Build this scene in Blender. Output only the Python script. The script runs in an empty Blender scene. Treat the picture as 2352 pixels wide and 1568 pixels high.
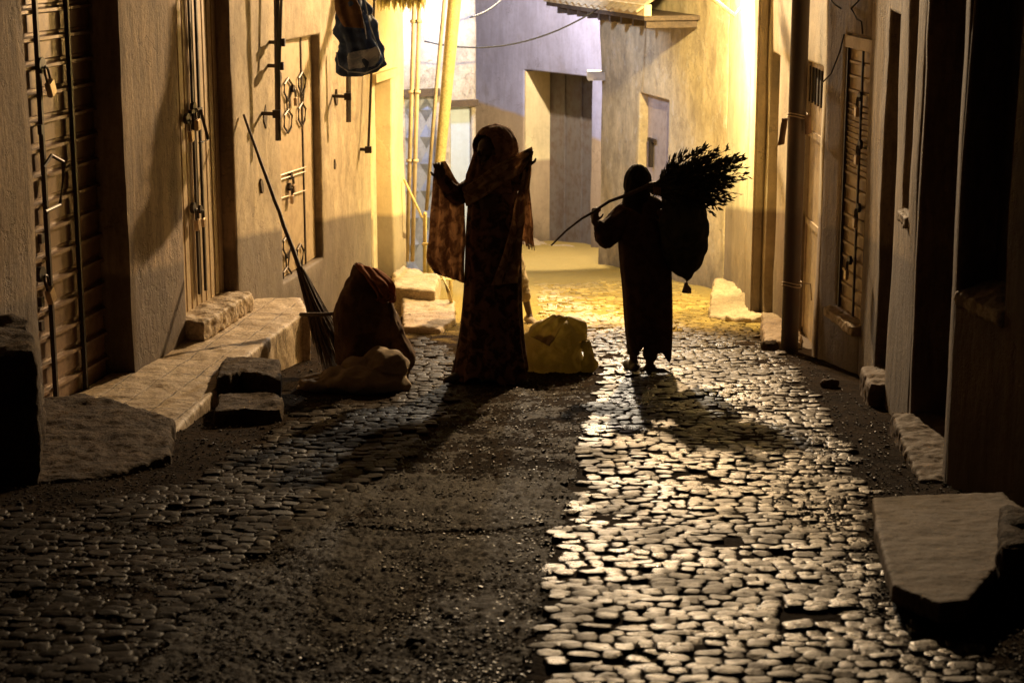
import bpy, bmesh, math, random
from mathutils import Vector, Matrix, noise
random.seed(7)
S=bpy.context.scene
COL=S.collection
# ---------------------------------------------------------------- camera, light, exposure
F=4300.0; TH=math.atan(964/4300); K=math.tan(math.atan(964/4300)-math.atan(484/4300)); H=1.71
cd=bpy.data.cameras.new('camera'); cam=bpy.data.objects.new('camera',cd); COL.objects.link(cam)
cam.location=(0,0,H); cam.rotation_euler=(math.pi/2-TH,0,0)
cd.sensor_width=36; cd.lens=36*F/2352; cd.clip_end=400
cd.dof.use_dof=True; cd.dof.focus_distance=12.2; cd.dof.aperture_fstop=4.5
S.camera=cam
S.render.resolution_x=1024; S.render.resolution_y=682
W=bpy.data.worlds.new('World'); S.world=W; W.use_nodes=True
nt=W.node_tree; bg=nt.nodes['Background']
sky=nt.nodes.new('ShaderNodeTexSky'); sky.sky_type='NISHITA'; sky.sun_disc=False
sky.sun_elevation=math.radians(-4); sky.sun_rotation=math.radians(200)
nt.links.new(sky.outputs[0],bg.inputs[0]); bg.inputs[1].default_value=0.10
S.view_settings.view_transform='Standard'; S.view_settings.look='None'
S.view_settings.exposure=0; S.view_settings.gamma=1
def lamp(name,loc,energy,color,r):
    l=bpy.data.lights.new(name,'POINT'); l.energy=energy; l.color=color; l.shadow_soft_size=r
    o=bpy.data.objects.new(name,l); COL.objects.link(o); o.location=loc; return o
def spot(name,loc,aim,energy,color,r,size,blend):
    l=bpy.data.lights.new(name,'SPOT'); l.energy=energy; l.color=color; l.shadow_soft_size=r
    l.spot_size=math.radians(size); l.spot_blend=blend
    o=bpy.data.objects.new(name,l); COL.objects.link(o); o.location=loc
    o.rotation_euler=(Vector(aim)-Vector(loc)).to_track_quat('-Z','Y').to_euler(); return o
spot('street_lamp_light',(1.30,18.6,2.40),(-.9,11.9,-.6),3500,(1.0,0.68,0.36),.06,102,1)
spot('wall_lamp_light',(1.72,17.3,1.55),(2.0,19.8,-.6),1900,(1.0,0.78,0.36),.06,165,.5)
spot('blue_lamp_light',(-0.75,20.9,1.25),(-.75,22.0,-.6),330,(0.56,0.68,1.0),.06,150,.4)
lamp('lane_end_fill_light',(0.70,24.6,2.2),2000,(1.0,0.84,0.62),.08)  # added unseen fill, brightens the lavender house and the far lane

# ---------------------------------------------------------------- geometry helpers
cs,sn=math.cos(TH),math.sin(TH)
def ray(u,v):
    x=(u-1176)/F; t=(784-v)/F
    return Vector((x,cs+t*sn,-sn+t*cs))
def G(u,v,dz=0):
    d=ray(u,v); t=(H-dz)/(-d.z-K*d.y); return Vector((d.x*t,d.y*t,H+d.z*t))
def Zp(u,v,z):
    d=ray(u,v); t=(z-H)/d.z; return Vector((d.x*t,d.y*t,z))
def at(u,v,Y):
    d=ray(u,v); t=Y/d.y; return Vector((d.x*t,Y,H+d.z*t))
def N(*p): return noise.noise(Vector(p))
def gz(x,y):
    z=-K*y
    z+=0.024*N(x*1.1,y*1.1,3.1)+0.015*N(x*2.6,y*2.6,9)+0.006*N(x*6,y*6,2)
    return z
def setp(o,label=None,cat=None,group=None,kind=None):
    if label: o['label']=label
    if cat: o['category']=cat
    if group: o['group']=group
    if kind: o['kind']=kind
    return o
def thing(name,loc,label,cat,group=None):
    o=bpy.data.objects.new(name,None); COL.objects.link(o); o.location=loc
    o.empty_display_size=.1
    return setp(o,label,cat,group)
def origin_of(o):
    v=Vector((0,0,0))
    while o: v=v+o.location; o=o.parent
    return v
def obj(name,bm,mat,parent=None,smooth=False,origin=None):
    me=bpy.data.meshes.new(name)
    if parent: off=origin_of(parent); loc=Vector((0,0,0))
    else:
        if origin is None:
            c=Vector((0,0,0)); n=0; zm=1e9
            for v in bm.verts: c+=v.co; n+=1; zm=min(zm,v.co.z)
            c/=max(n,1); origin=Vector((c.x,c.y,zm))
        off=Vector(origin); loc=off
    bmesh.ops.translate(bm,verts=bm.verts,vec=-off)
    if smooth:
        for f in bm.faces: f.smooth=True
    bm.to_mesh(me); bm.free()
    for m in (mat if isinstance(mat,(list,tuple)) else [mat]): me.materials.append(m)
    o=bpy.data.objects.new(name,me); COL.objects.link(o); o.location=loc
    if parent: o.parent=parent
    return o
def box(bm,a,b,R=None,T=None):
    (x0,y0,z0),(x1,y1,z1)=a,b
    M=Matrix.Translation(((x0+x1)/2,(y0+y1)/2,(z0+z1)/2))@Matrix.Diagonal((abs(x1-x0),abs(y1-y0),abs(z1-z0),1))
    if R is not None: M=R@M
    return bmesh.ops.create_cube(bm,size=1,matrix=M)['verts']
def frame_to(a,b):
    d=(b-a); L=d.length; q=d.to_track_quat('Z','Y').to_matrix().to_4x4()
    return Matrix.Translation(a)@q, L
def cap(bm,a,b,ra,rb,seg=10,ball=True):
    a=Vector(a); b=Vector(b); M,L=frame_to(a,b)
    if L>1e-5: bmesh.ops.create_cone(bm,cap_ends=True,segments=seg,radius1=ra,radius2=rb,depth=L,matrix=M@Matrix.Translation((0,0,L/2)))
    if ball:
        bmesh.ops.create_icosphere(bm,subdivisions=2,radius=ra,matrix=Matrix.Translation(a))
        bmesh.ops.create_icosphere(bm,subdivisions=2,radius=rb,matrix=Matrix.Translation(b))
def ell(bm,c,r,R=None,sub=3):
    M=Matrix.Translation(c)
    if R is not None: M=M@R
    bmesh.ops.create_icosphere(bm,subdivisions=sub,radius=1,matrix=M@Matrix.Diagonal((r[0],r[1],r[2],1)))
def tube(bm,pts,r,seg=6,closed=False):
    pts=[Vector(p) for p in pts]; rings=[]; n=len(pts)
    rs=r if isinstance(r,(list,tuple)) else [r]*n
    for i,p in enumerate(pts):
        if closed: d=pts[(i+1)%n]-pts[(i-1)%n]
        else: d=pts[min(i+1,n-1)]-pts[max(i-1,0)]
        if d.length<1e-9: d=Vector((0,0,1))
        d.normalize()
        up=Vector((0,0,1)) if abs(d.z)<.9 else Vector((0,1,0))
        x=d.cross(up).normalized(); y=d.cross(x).normalized()
        rings.append([bm.verts.new(p+(x*math.cos(2*math.pi*j/seg)+y*math.sin(2*math.pi*j/seg))*rs[i]) for j in range(seg)])
    m=n if closed else n-1
    for i in range(m):
        A,B=rings[i],rings[(i+1)%n]
        for j in range(seg): bm.faces.new((A[j],A[(j+1)%seg],B[(j+1)%seg],B[j]))
    if not closed:
        bm.faces.new(rings[0][::-1]); bm.faces.new(rings[-1])
def sag(a,b,d,n=14):
    a=Vector(a); b=Vector(b)
    return [a.lerp(b,i/n)-Vector((0,0,d*4*(i/n)*(1-i/n))) for i in range(n+1)]
def bake(o):
    dg=bpy.context.evaluated_depsgraph_get(); dg.update()
    me=bpy.data.meshes.new_from_object(o.evaluated_get(dg))
    o.modifiers.clear(); o.data=me; return me
def remesh(o,vox,smooth=2,amp=0,sc=6,amp2=0,sc2=25):
    m=o.modifiers.new('r','REMESH'); m.mode='VOXEL'; m.voxel_size=vox; m.use_smooth_shade=True
    if smooth:
        s=o.modifiers.new('s','SMOOTH'); s.factor=.5; s.iterations=smooth
    me=bake(o)
    if amp or amp2:
        nn=[v.normal.copy() for v in me.vertices]
        for v,n in zip(me.vertices,nn):
            c=v.co+o.location
            v.co+=n*(amp*noise.fractal(c*sc,1,2,4)+amp2*N(*(c*sc2)))
        me.update()
    return o
def prism(bm,top,h=None,zb=None,bot=None):
    """closed prism: top = list of Vectors; bottom straight below"""
    t=[bm.verts.new(p) for p in top]
    if bot is None: bot=[Vector((p.x,p.y,(p.z-h) if h is not None else zb)) for p in top]
    b=[bm.verts.new(p) for p in bot]
    n=len(t); bm.faces.new(t); bm.faces.new(b[::-1])
    for i in range(n): bm.faces.new((t[i],b[i],b[(i+1)%n],t[(i+1)%n]))
    bmesh.ops.recalc_face_normals(bm,faces=bm.faces)
def rough(name,tops,h,mat,label,cat,vox=.018,amp=.02,sc=5,amp2=.004,sc2=30,parent=None,group=None,kind=None,smooth=1,bot=None):
    bm=bmesh.new()
    lst=tops if isinstance(tops[0],(list,tuple)) else [tops]
    for i,tp in enumerate(lst): prism(bm,tp,h[i] if isinstance(h,(list,tuple)) else h)
    o=obj(name,bm,mat,parent)
    remesh(o,vox,smooth,amp,sc,amp2,sc2)
    setp(o,label,cat,group,kind); return o
def cat_rom(vals,t):
    n=len(vals)-1; x=t*n; i=min(int(x),n-1); f=x-i
    p0=vals[max(i-1,0)];p1=vals[i];p2=vals[i+1];p3=vals[min(i+2,n)]
    return [0.5*((2*b)+(-a+c)*f+(2*a-5*b+4*c-d)*f*f+(-a+3*b-3*c+d)*f**3) for a,b,c,d in zip(p0,p1,p2,p3)]
def loft(bm,Y,secs,nu=56,nv=60,fold=(9,.05),fseed=0,lump=.0,lsc=6,capends=True):
    """secs: (v,uL,uR,ry,dy) in photo rows at depth Y; closed tube of elliptical rings"""
    rings=[]
    for i in range(nv+1):
        t=i/nv; v,uL,uR,ry,dy=cat_rom(secs,t)
        a=at(uL,v,Y+dy); b=at(uR,v,Y+dy); c=(a+b)/2; rx=max((b-a).length/2,.004); ry=max(ry,.004)
        ring=[]
        for j in range(nu):
            A=2*math.pi*j/nu
            f=1+fold[1]*(math.sin(fold[0]*A+fseed+1.5*math.sin(t*3+fseed))*(.35+.65*t)+.6*N(math.cos(A)*2.2,math.sin(A)*2.2,t*2.5+fseed))
            p=c+Vector((math.cos(A)*rx*f,math.sin(A)*ry*f,0))
            if lump: p+=Vector((math.cos(A),math.sin(A),0))*lump*N(p.x*lsc,p.y*lsc,p.z*lsc)
            ring.append(bm.verts.new(p))
        rings.append(ring)
    for A,B in zip(rings,rings[1:]):
        for j in range(nu): bm.faces.new((A[j],A[(j+1)%nu],B[(j+1)%nu],B[j]))
    if capends:
        bm.faces.new(rings[0][::-1]); bm.faces.new(rings[-1])
def sheet(bm,Y,Lc,Rc,nu=30,nv=40,amp=.02,fr=5,seed=0):
    """cloth between a left and a right edge curve of (u,v,dy)"""
    g=[]
    for i in range(nv+1):
        t=i/nv; l=cat_rom(Lc,t); r=cat_rom(Rc,t); row=[]
        for j in range(nu+1):
            s=j/nu; q=[a+(b-a)*s for a,b in zip(l,r)]
            d=amp*(math.sin(s*fr*2*math.pi+seed+2*t)+.7*N(s*4,t*3,seed))*(.4+.6*t)
            p=at(q[0],q[1],Y+q[2]+d)
            p+=Vector((.008*N(s*5,t*5,seed+4),0,.006*N(s*6,t*2,seed+8)))
            row.append(bm.verts.new(p))
        g.append(row)
    for A,B in zip(g,g[1:]):
        for j in range(nu): bm.faces.new((A[j],A[j+1],B[j+1],B[j]))
def solid(o,t=.004,off=0):
    m=o.modifiers.new('s','SOLIDIFY'); m.thickness=t; m.offset=off
    return o

# ---------------------------------------------------------------- materials
def mat_new(name):
    m=bpy.data.materials.new(name); m.use_nodes=True
    n=m.node_tree; b=n.nodes['Principled BSDF']; return m,n,b
class NB:
    def __init__(s,n): s.n=n
    def add(s,t,**k):
        x=s.n.nodes.new(t)
        for a,v in k.items(): setattr(x,a,v)
        return x
    def link(s,a,b): s.n.links.new(a,b)
    def noise(s,vec,scale,det=5,rough=.6,dist=0):
        x=s.add('ShaderNodeTexNoise'); x.inputs['Scale'].default_value=scale; x.inputs['Detail'].default_value=det
        x.inputs['Roughness'].default_value=rough; x.inputs['Distortion'].default_value=dist
        s.link(vec,x.inputs['Vector']); return x.outputs['Fac']
    def ramp(s,fac,*st):
        x=s.add('ShaderNodeValToRGB'); e=x.color_ramp.elements
        while len(e)<len(st): e.new(.5)
        for i,(p,c) in enumerate(st):
            e[i].position=p; e[i].color=(c,c,c,1) if isinstance(c,(int,float)) else (*c,1)
        s.link(fac,x.inputs[0]); return x.outputs[0]
    def mix(s,f,a,b,mode='MIX'):
        x=s.add('ShaderNodeMix',data_type='RGBA',blend_type=mode)
        for i,v in ((0,f),(6,a),(7,b)):
            if hasattr(v,'links'): s.link(v,x.inputs[i])
            elif isinstance(v,(int,float)): x.inputs[i].default_value=v if i==0 else (v,v,v,1)
            else: x.inputs[i].default_value=(*v,1)
        return x.outputs[2]
    def math(s,op,a,b=0,cl=False):
        x=s.add('ShaderNodeMath',operation=op,use_clamp=cl)
        for i,v in ((0,a),(1,b)):
            if hasattr(v,'links'): s.link(v,x.inputs[i])
            else: x.inputs[i].default_value=v
        return x.outputs[0]
    def pos(s):
        return s.add('ShaderNodeNewGeometry').outputs['Position']
    def mapv(s,vec,sc):
        x=s.add('ShaderNodeMapping'); x.inputs['Scale'].default_value=sc; s.link(vec,x.inputs[0]); return x.outputs[0]
    def bump(s,h,strength,dist,b,prev=None):
        x=s.add('ShaderNodeBump'); x.inputs['Strength'].default_value=strength; x.inputs['Distance'].default_value=dist
        s.link(h,x.inputs['Height'])
        if prev: s.link(prev,x.inputs['Normal'])
        if b: s.link(x.outputs[0],b.inputs['Normal'])
        return x.outputs[0]
def plaster(name,up,lo,dado=None,dirt=.5,seed=0,wear=0.0,rough=.85,bump=.5,streak=(9,9,1.6)):
    """dado=(z at y0, y0, slope per metre of y)"""
    m,n,b=mat_new(name); k=NB(n); P=k.pos()
    off=k.add('ShaderNodeVectorMath',operation='ADD'); off.inputs[1].default_value=(seed*7.3,seed*3.1,seed*1.7); k.link(P,off.inputs[0]); P2=off.outputs[0]
    st=k.mapv(P2,streak)
    n1=k.noise(P2,2.2,6,.65); n2=k.noise(st,1.0,8,.74,.25); n3=k.noise(P2,22,4,.7)
    upc=k.mix(k.ramp(n1,(.3,0.),(.7,1.)),[c*.82 for c in up],[min(c*1.12,.95) for c in up])
    lod=[c*.75 for c in lo]; loc=k.mix(k.ramp(n1,(.35,0.),(.65,1.)),lod,lo)
    col=upc
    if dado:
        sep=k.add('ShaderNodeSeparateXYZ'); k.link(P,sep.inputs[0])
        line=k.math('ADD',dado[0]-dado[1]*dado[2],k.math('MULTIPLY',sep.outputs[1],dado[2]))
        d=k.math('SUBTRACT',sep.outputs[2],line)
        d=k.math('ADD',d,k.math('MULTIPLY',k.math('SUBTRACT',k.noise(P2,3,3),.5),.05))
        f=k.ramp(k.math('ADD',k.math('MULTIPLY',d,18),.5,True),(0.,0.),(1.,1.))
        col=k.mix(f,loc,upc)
    s=k.ramp(n2,(.38,1.),(.62,0.)); col=k.mix(k.math('MULTIPLY',s,dirt),col,k.mix(.78,col,(.06,.035,.02)))
    s2=k.ramp(n3,(.35,1.),(.5,0.)); col=k.mix(k.math('MULTIPLY',s2,.35*dirt),col,(.07,.04,.025))
    if wear:
        w=k.ramp(k.noise(P2,5,8,.75),(.56,0.),(.62,1.)); col=k.mix(k.math('MULTIPLY',w,wear),col,(.55,.47,.36))
    cr=k.add('ShaderNodeTexVoronoi',feature='DISTANCE_TO_EDGE'); cr.inputs['Scale'].default_value=1.5
    wv=k.add('ShaderNodeVectorMath',operation='ADD'); nv=k.add('ShaderNodeTexNoise'); nv.inputs['Scale'].default_value=3.5; nv.inputs['Detail'].default_value=5; k.link(P2,nv.inputs['Vector'])
    k.link(P2,wv.inputs[0]); k.link(nv.outputs['Color'],wv.inputs[1]); k.link(wv.outputs[0],cr.inputs['Vector'])
    ck=k.math('MULTIPLY',k.ramp(cr.outputs['Distance'],(.0,1.),(.012,0.)),k.ramp(k.noise(P2,1.3,3),(.5,0.),(.6,1.)))
    col=k.mix(k.math('MULTIPLY',ck,.5),col,(.05,.03,.02))
    pt=k.ramp(k.noise(P2,1.6,7,.72),(.57,0.),(.60,1.)); col=k.mix(k.math('MULTIPLY',pt,.5*dirt+.15),col,k.mix(.55,col,(.16,.12,.08)))
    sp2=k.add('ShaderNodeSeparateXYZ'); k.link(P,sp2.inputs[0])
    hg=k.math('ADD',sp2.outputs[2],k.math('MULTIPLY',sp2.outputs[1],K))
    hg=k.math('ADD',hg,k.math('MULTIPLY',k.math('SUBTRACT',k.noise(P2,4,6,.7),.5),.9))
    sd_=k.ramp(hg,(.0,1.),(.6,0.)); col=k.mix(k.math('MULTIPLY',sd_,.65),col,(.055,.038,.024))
    k.link(col,b.inputs['Base Color']); b.inputs['Roughness'].default_value=rough
    n1=k.math('SUBTRACT',n1,k.math('ADD',k.math('MULTIPLY',pt,.35),k.math('MULTIPLY',ck,.25)))
    h=k.math('ADD',k.math('MULTIPLY',n1,.5),k.math('ADD',k.math('MULTIPLY',n3,.25),k.math('MULTIPLY',n2,.5)))
    k.bump(h,bump,.03,b); return m
def stone(name,c1,c2,rough=.75,sc=6,bump=.6,spec=.4,tiles=None,vary=False,dist=.02,pale=None):
    m,n,b=mat_new(name); k=NB(n); P=k.pos()
    n1=k.noise(P,sc,7,.65); n2=k.noise(P,sc*7,5,.65)
    col=k.mix(k.ramp(n1,(.32,0.),(.68,1.)),c1,c2)
    col=k.mix(k.math('MULTIPLY',k.ramp(n2,(.4,1.),(.55,0.)),.45),col,[x*.35 for x in c1])
    if pale:     # pale far dirt, with the lamps' yellow glow painted into its colour
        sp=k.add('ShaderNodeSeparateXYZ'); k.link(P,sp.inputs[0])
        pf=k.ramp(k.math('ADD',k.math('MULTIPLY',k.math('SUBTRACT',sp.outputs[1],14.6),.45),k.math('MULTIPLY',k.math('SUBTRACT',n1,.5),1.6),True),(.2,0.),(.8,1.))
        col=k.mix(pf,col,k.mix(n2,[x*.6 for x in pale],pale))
    h=k.math('ADD',k.math('MULTIPLY',n1,.6),k.math('MULTIPLY',n2,.4))
    if vary:
        g=k.add('ShaderNodeNewGeometry').outputs['Random Per Island']
        col=k.mix(1,col,k.ramp(g,(0.,.55),(1.,1.25)),'MULTIPLY')
        r=k.math('ADD',k.math('MULTIPLY',k.noise(P,14,4),.35),rough-.17); r=k.math('ADD',r,k.math('MULTIPLY',k.ramp(k.noise(P,1.6,5,.65),(.45,0.),(.62,1.)),.28))
        k.link(r,b.inputs['Roughness'])
    else: b.inputs['Roughness'].default_value=rough
    if tiles:
        t=k.add('ShaderNodeTexBrick'); t.inputs['Scale'].default_value=1; t.inputs['Brick Width'].default_value=tiles; t.inputs['Row Height'].default_value=tiles
        t.offset=0; t.inputs['Mortar Size'].default_value=.006; t.inputs['Mortar Smooth'].default_value=.3
        mp=k.add('ShaderNodeMapping'); mp.inputs['Rotation'].default_value=(0,0,math.radians(9)); k.link(P,mp.inputs[0]); k.link(mp.outputs[0],t.inputs['Vector'])
        mk=k.ramp(k.noise(P,3,4),(.4,.35),(.6,1.))
        fm=k.math('MULTIPLY',t.outputs['Fac'],mk)
        col=k.mix(fm,col,[x*.3 for x in c1]); h=k.math('SUBTRACT',h,k.math('MULTIPLY',fm,.5))
    k.link(col,b.inputs['Base Color']); b.inputs['Specular IOR Level'].default_value=spec
    k.bump(h,bump,dist,b); return m
def metal(name,c,rough=.5,met=.3,rust=.4,rc=(.10,.05,.025),sc=9,bump=.15):
    m,n,b=mat_new(name); k=NB(n); P=k.pos()
    n1=k.noise(P,sc,7,.7); n2=k.noise(k.mapv(P,(6,6,.6)),3,5,.6)
    f=k.math('MULTIPLY',k.ramp(k.math('MULTIPLY',n1,k.math('ADD',n2,.5)),(.45,0.),(.62,1.)),rust)
    col=k.mix(f,k.mix(n2,[x*.75 for x in c],[min(1,x*1.1) for x in c]),rc)
    k.link(col,b.inputs['Base Color']); b.inputs['Metallic'].default_value=met
    k.link(k.math('ADD',rough-.1,k.math('MULTIPLY',n1,.25)),b.inputs['Roughness'])
    k.bump(n1,bump,.01,b); return m
def cloth(name,c1,c2,rough=.9,sc=14,trans=.0,weave=260,spec=.15):
    m,n,b=mat_new(name); k=NB(n); P=k.pos()
    n1=k.noise(P,sc,4,.6,.6); col=k.mix(k.ramp(n1,(.44,0.),(.56,1.)),c1,c2)
    k.link(col,b.inputs['Base Color']); b.inputs['Roughness'].default_value=rough; b.inputs['Specular IOR Level'].default_value=spec
    w=k.noise(P,weave,2,.5); k.bump(w,.35,.003,b)
    if trans:
        t=k.add('ShaderNodeBsdfTranslucent'); k.link(col,t.inputs[0]); x=k.add('ShaderNodeMixShader'); x.inputs[0].default_value=trans
        k.link(b.outputs[0],x.inputs[1]); k.link(t.outputs[0],x.inputs[2])
        k.link(x.outputs[0],n.nodes['Material Output'].inputs[0])
    return m
def emis(name,c,s):
    m,n,b=mat_new(name); b.inputs['Emission Color'].default_value=(*c,1); b.inputs['Emission Strength'].default_value=s; return m
def plain(name,c,rough=.6,met=0,sc=40):
    m,n,b=mat_new(name); k=NB(n); P=k.pos(); q=k.noise(P,sc,4)
    k.link(k.mix(q,[x*.7 for x in c],[x*1.2 for x in c]),b.inputs['Base Color']); b.inputs['Roughness'].default_value=rough; b.inputs['Metallic'].default_value=met
    return m
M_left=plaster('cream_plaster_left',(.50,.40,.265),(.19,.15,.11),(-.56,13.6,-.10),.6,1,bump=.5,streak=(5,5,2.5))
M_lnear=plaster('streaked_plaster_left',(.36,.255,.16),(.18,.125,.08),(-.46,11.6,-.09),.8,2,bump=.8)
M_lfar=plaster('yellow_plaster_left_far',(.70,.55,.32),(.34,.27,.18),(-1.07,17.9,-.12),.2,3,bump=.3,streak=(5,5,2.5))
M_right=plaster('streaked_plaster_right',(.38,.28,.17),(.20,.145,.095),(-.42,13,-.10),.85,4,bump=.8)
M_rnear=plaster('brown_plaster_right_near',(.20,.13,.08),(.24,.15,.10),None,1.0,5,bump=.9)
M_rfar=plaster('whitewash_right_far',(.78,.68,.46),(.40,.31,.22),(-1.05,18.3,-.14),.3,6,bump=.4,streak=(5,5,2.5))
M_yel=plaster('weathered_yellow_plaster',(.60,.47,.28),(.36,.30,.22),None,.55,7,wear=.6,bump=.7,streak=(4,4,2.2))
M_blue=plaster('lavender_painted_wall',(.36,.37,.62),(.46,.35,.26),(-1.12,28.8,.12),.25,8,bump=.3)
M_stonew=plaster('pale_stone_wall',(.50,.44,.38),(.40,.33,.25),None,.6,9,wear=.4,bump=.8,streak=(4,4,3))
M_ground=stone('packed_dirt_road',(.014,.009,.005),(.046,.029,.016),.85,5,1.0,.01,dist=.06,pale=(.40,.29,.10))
M_asph=stone('worn_tarmac',(.012,.0075,.004),(.042,.027,.015),.62,18,1.0,.025,dist=.02)
M_grit=stone('grit_stones',(.03,.02,.012),(.085,.058,.034),.42,30,.3,.16,vary=True,dist=.004)
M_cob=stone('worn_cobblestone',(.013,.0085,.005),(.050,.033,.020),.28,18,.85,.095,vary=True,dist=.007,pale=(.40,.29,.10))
M_conc=stone('worn_concrete',(.34,.25,.155),(.54,.41,.26),.7,7,.6,.4,tiles=.21)
M_conc2=stone('rough_concrete',(.32,.24,.15),(.50,.38,.25),.75,8,.8,.4)
M_cob.node_tree.nodes['Principled BSDF'].inputs['Specular Tint'].default_value=(1,.74,.48,1)
M_cobd=stone('matte_cobblestone',(.014,.009,.005),(.048,.031,.018),.50,18,.8,.035,vary=True,dist=.007)  # rougher, less glossy cobble material for the left side
M_slab=stone('pale_step_slab',(.10,.068,.042),(.20,.14,.09),.8,9,.7,.2,dist=.014)
M_dark=stone('dark_stone',(.042,.028,.018),(.12,.08,.05),.85,7,1.0,.1,dist=.04)
M_black=plain('dark_interior',(.02,.015,.012),.9)
M_steel=metal('tan_painted_steel',(.26,.165,.10),.42,.3,.6)
M_steel2=metal('beige_painted_steel',(.50,.38,.24),.55,.15,.3)
M_steel3=metal('cream_painted_steel',(.62,.50,.33),.5,.1,.35)
M_iron=metal('dark_iron',(.045,.035,.03),.45,.6,.3)
M_gdoor=metal('grey_brown_door_paint',(.17,.15,.15),.6,.1,.5)
M_cream=plaster('cream_lit_reveal',(.72,.60,.36),(.4,.3,.2),(-1.85,28,0),.2,12,bump=.2)  # warm light on the door jamb, painted in as pale cream
M_grey=metal('grey_pale_steel',(.46,.38,.36),.45,.2,.3)
M_bdoor=metal('blue_silver_steel',(.34,.38,.55),.32,.5,.35,(.05,.04,.06))
M_pbdoor=metal('pale_blue_steel',(.50,.60,.80),.4,.2,.12)
M_brass=metal('worn_padlock_metal',(.55,.42,.30),.3,.85,.1)
M_pole=metal('brown_steel_pole',(.09,.065,.05),.55,.3,.4)
M_wood=stone('yellow_wood_pole',(.55,.42,.17),(.70,.56,.26),.7,9,.4,.3)
M_dwood=stone('dark_worn_wood',(.06,.04,.028),(.12,.08,.05),.65,12,.5,.3)
M_cable=plain('black_cable',(.03,.025,.02),.7)
M_skin=plain('brown_skin',(.075,.04,.025),.5,0,30)
M_hair=plain('black_hair',(.01,.008,.007),.8)
M_robe=cloth('dark_patterned_robe',(.045,.026,.018),(.17,.095,.066))
M_shawl=cloth('reddish_brown_shawl',(.26,.165,.105),(.52,.37,.24),sc=17,trans=.42)
M_hood=cloth('dark_red_headscarf',(.14,.07,.045),(.26,.15,.10),sc=22,trans=.05)
M_coat=cloth('black_brown_coat',(.040,.022,.016),(.065,.038,.028))
M_scarf=cloth('black_headscarf',(.014,.011,.010),(.020,.015,.013))
M_trous=cloth('grey_ankle_cloth',(.09,.07,.055),(.13,.10,.08))
M_shoe=plain('worn_dark_shoe',(.05,.04,.035),.6)
M_sackb=cloth('dark_green_black_sack',(.030,.032,.022),(.050,.048,.034),.8)
M_burl=cloth('dark_burlap',(.09,.05,.028),(.13,.075,.042),sc=8,weave=160)
M_red=cloth('reddish_sack_cloth',(.30,.11,.05),(.38,.16,.08),sc=9,trans=.25)
M_gsack=cloth('grey_tan_sack',(.26,.20,.13),(.32,.25,.17),sc=8,weave=160)
M_ysack=cloth('yellow_plastic_sack',(.30,.25,.09),(.44,.37,.16),.55,sc=6,trans=.45,weave=120,spec=.4)
M_denim=cloth('dark_blue_cloth',(.04,.065,.15),(.07,.11,.24),.75,sc=7,spec=.2)
M_pblue=cloth('pale_blue_cloth',(.62,.70,.85),(.30,.38,.55),.6,sc=10)
M_brownc=cloth('tan_canvas_cloth',(.24,.15,.09),(.18,.11,.07))
M_awn=cloth('cream_fringe_cloth',(.85,.80,.50),(.75,.70,.42),trans=.6)
M_leaf=plain('dry_dark_leaves',(.035,.032,.016),.8,0,30)
M_glow=emis('lamp_glass',(1,.72,.3),30)
M_glowb=emis('cool_lamp_glass',(.6,.75,1),20)

# ---------------------------------------------------------------- walls
class Wall:
    def __init__(s,p0,p1,side):
        s.p=Vector((p0[0],p0[1],0)); d=Vector((p1[0]-p0[0],p1[1]-p0[1],0)); s.L=d.length; s.d=d.normalized()
        s.n=Vector((s.d.y,-s.d.x,0))*side      # side +1: normal to the right of the direction
    def hit(s,u,v,dep=0):
        r=ray(u,v); P=s.p-s.n*dep
        den=r.x*s.n.x+r.y*s.n.y; t=(P.x*s.n.x+P.y*s.n.y)/den
        w=Vector((r.x*t,r.y*t,H+r.z*t)); q=w-P
        return q.x*s.d.x+q.y*s.d.y, w.z
    def w(s,a,z,n=0): return s.p+s.d*a+s.n*n+Vector((0,0,z))
    def span(s,u0,u1,v,dep=0):
        a=s.hit(u0,v,dep)[0]; b=s.hit(u1,v,dep)[0]; return (min(a,b),max(a,b))
def breaks(lo,hi,marks,step):
    m=sorted(set([lo,hi]+[x for x in marks if lo<x<hi])); out=[]
    for a,b in zip(m,m[1:]):
        n=max(1,int(math.ceil((b-a)/step)))
        out+=[a+(b-a)*i/n for i in range(n)]
    return out+[hi]
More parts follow.
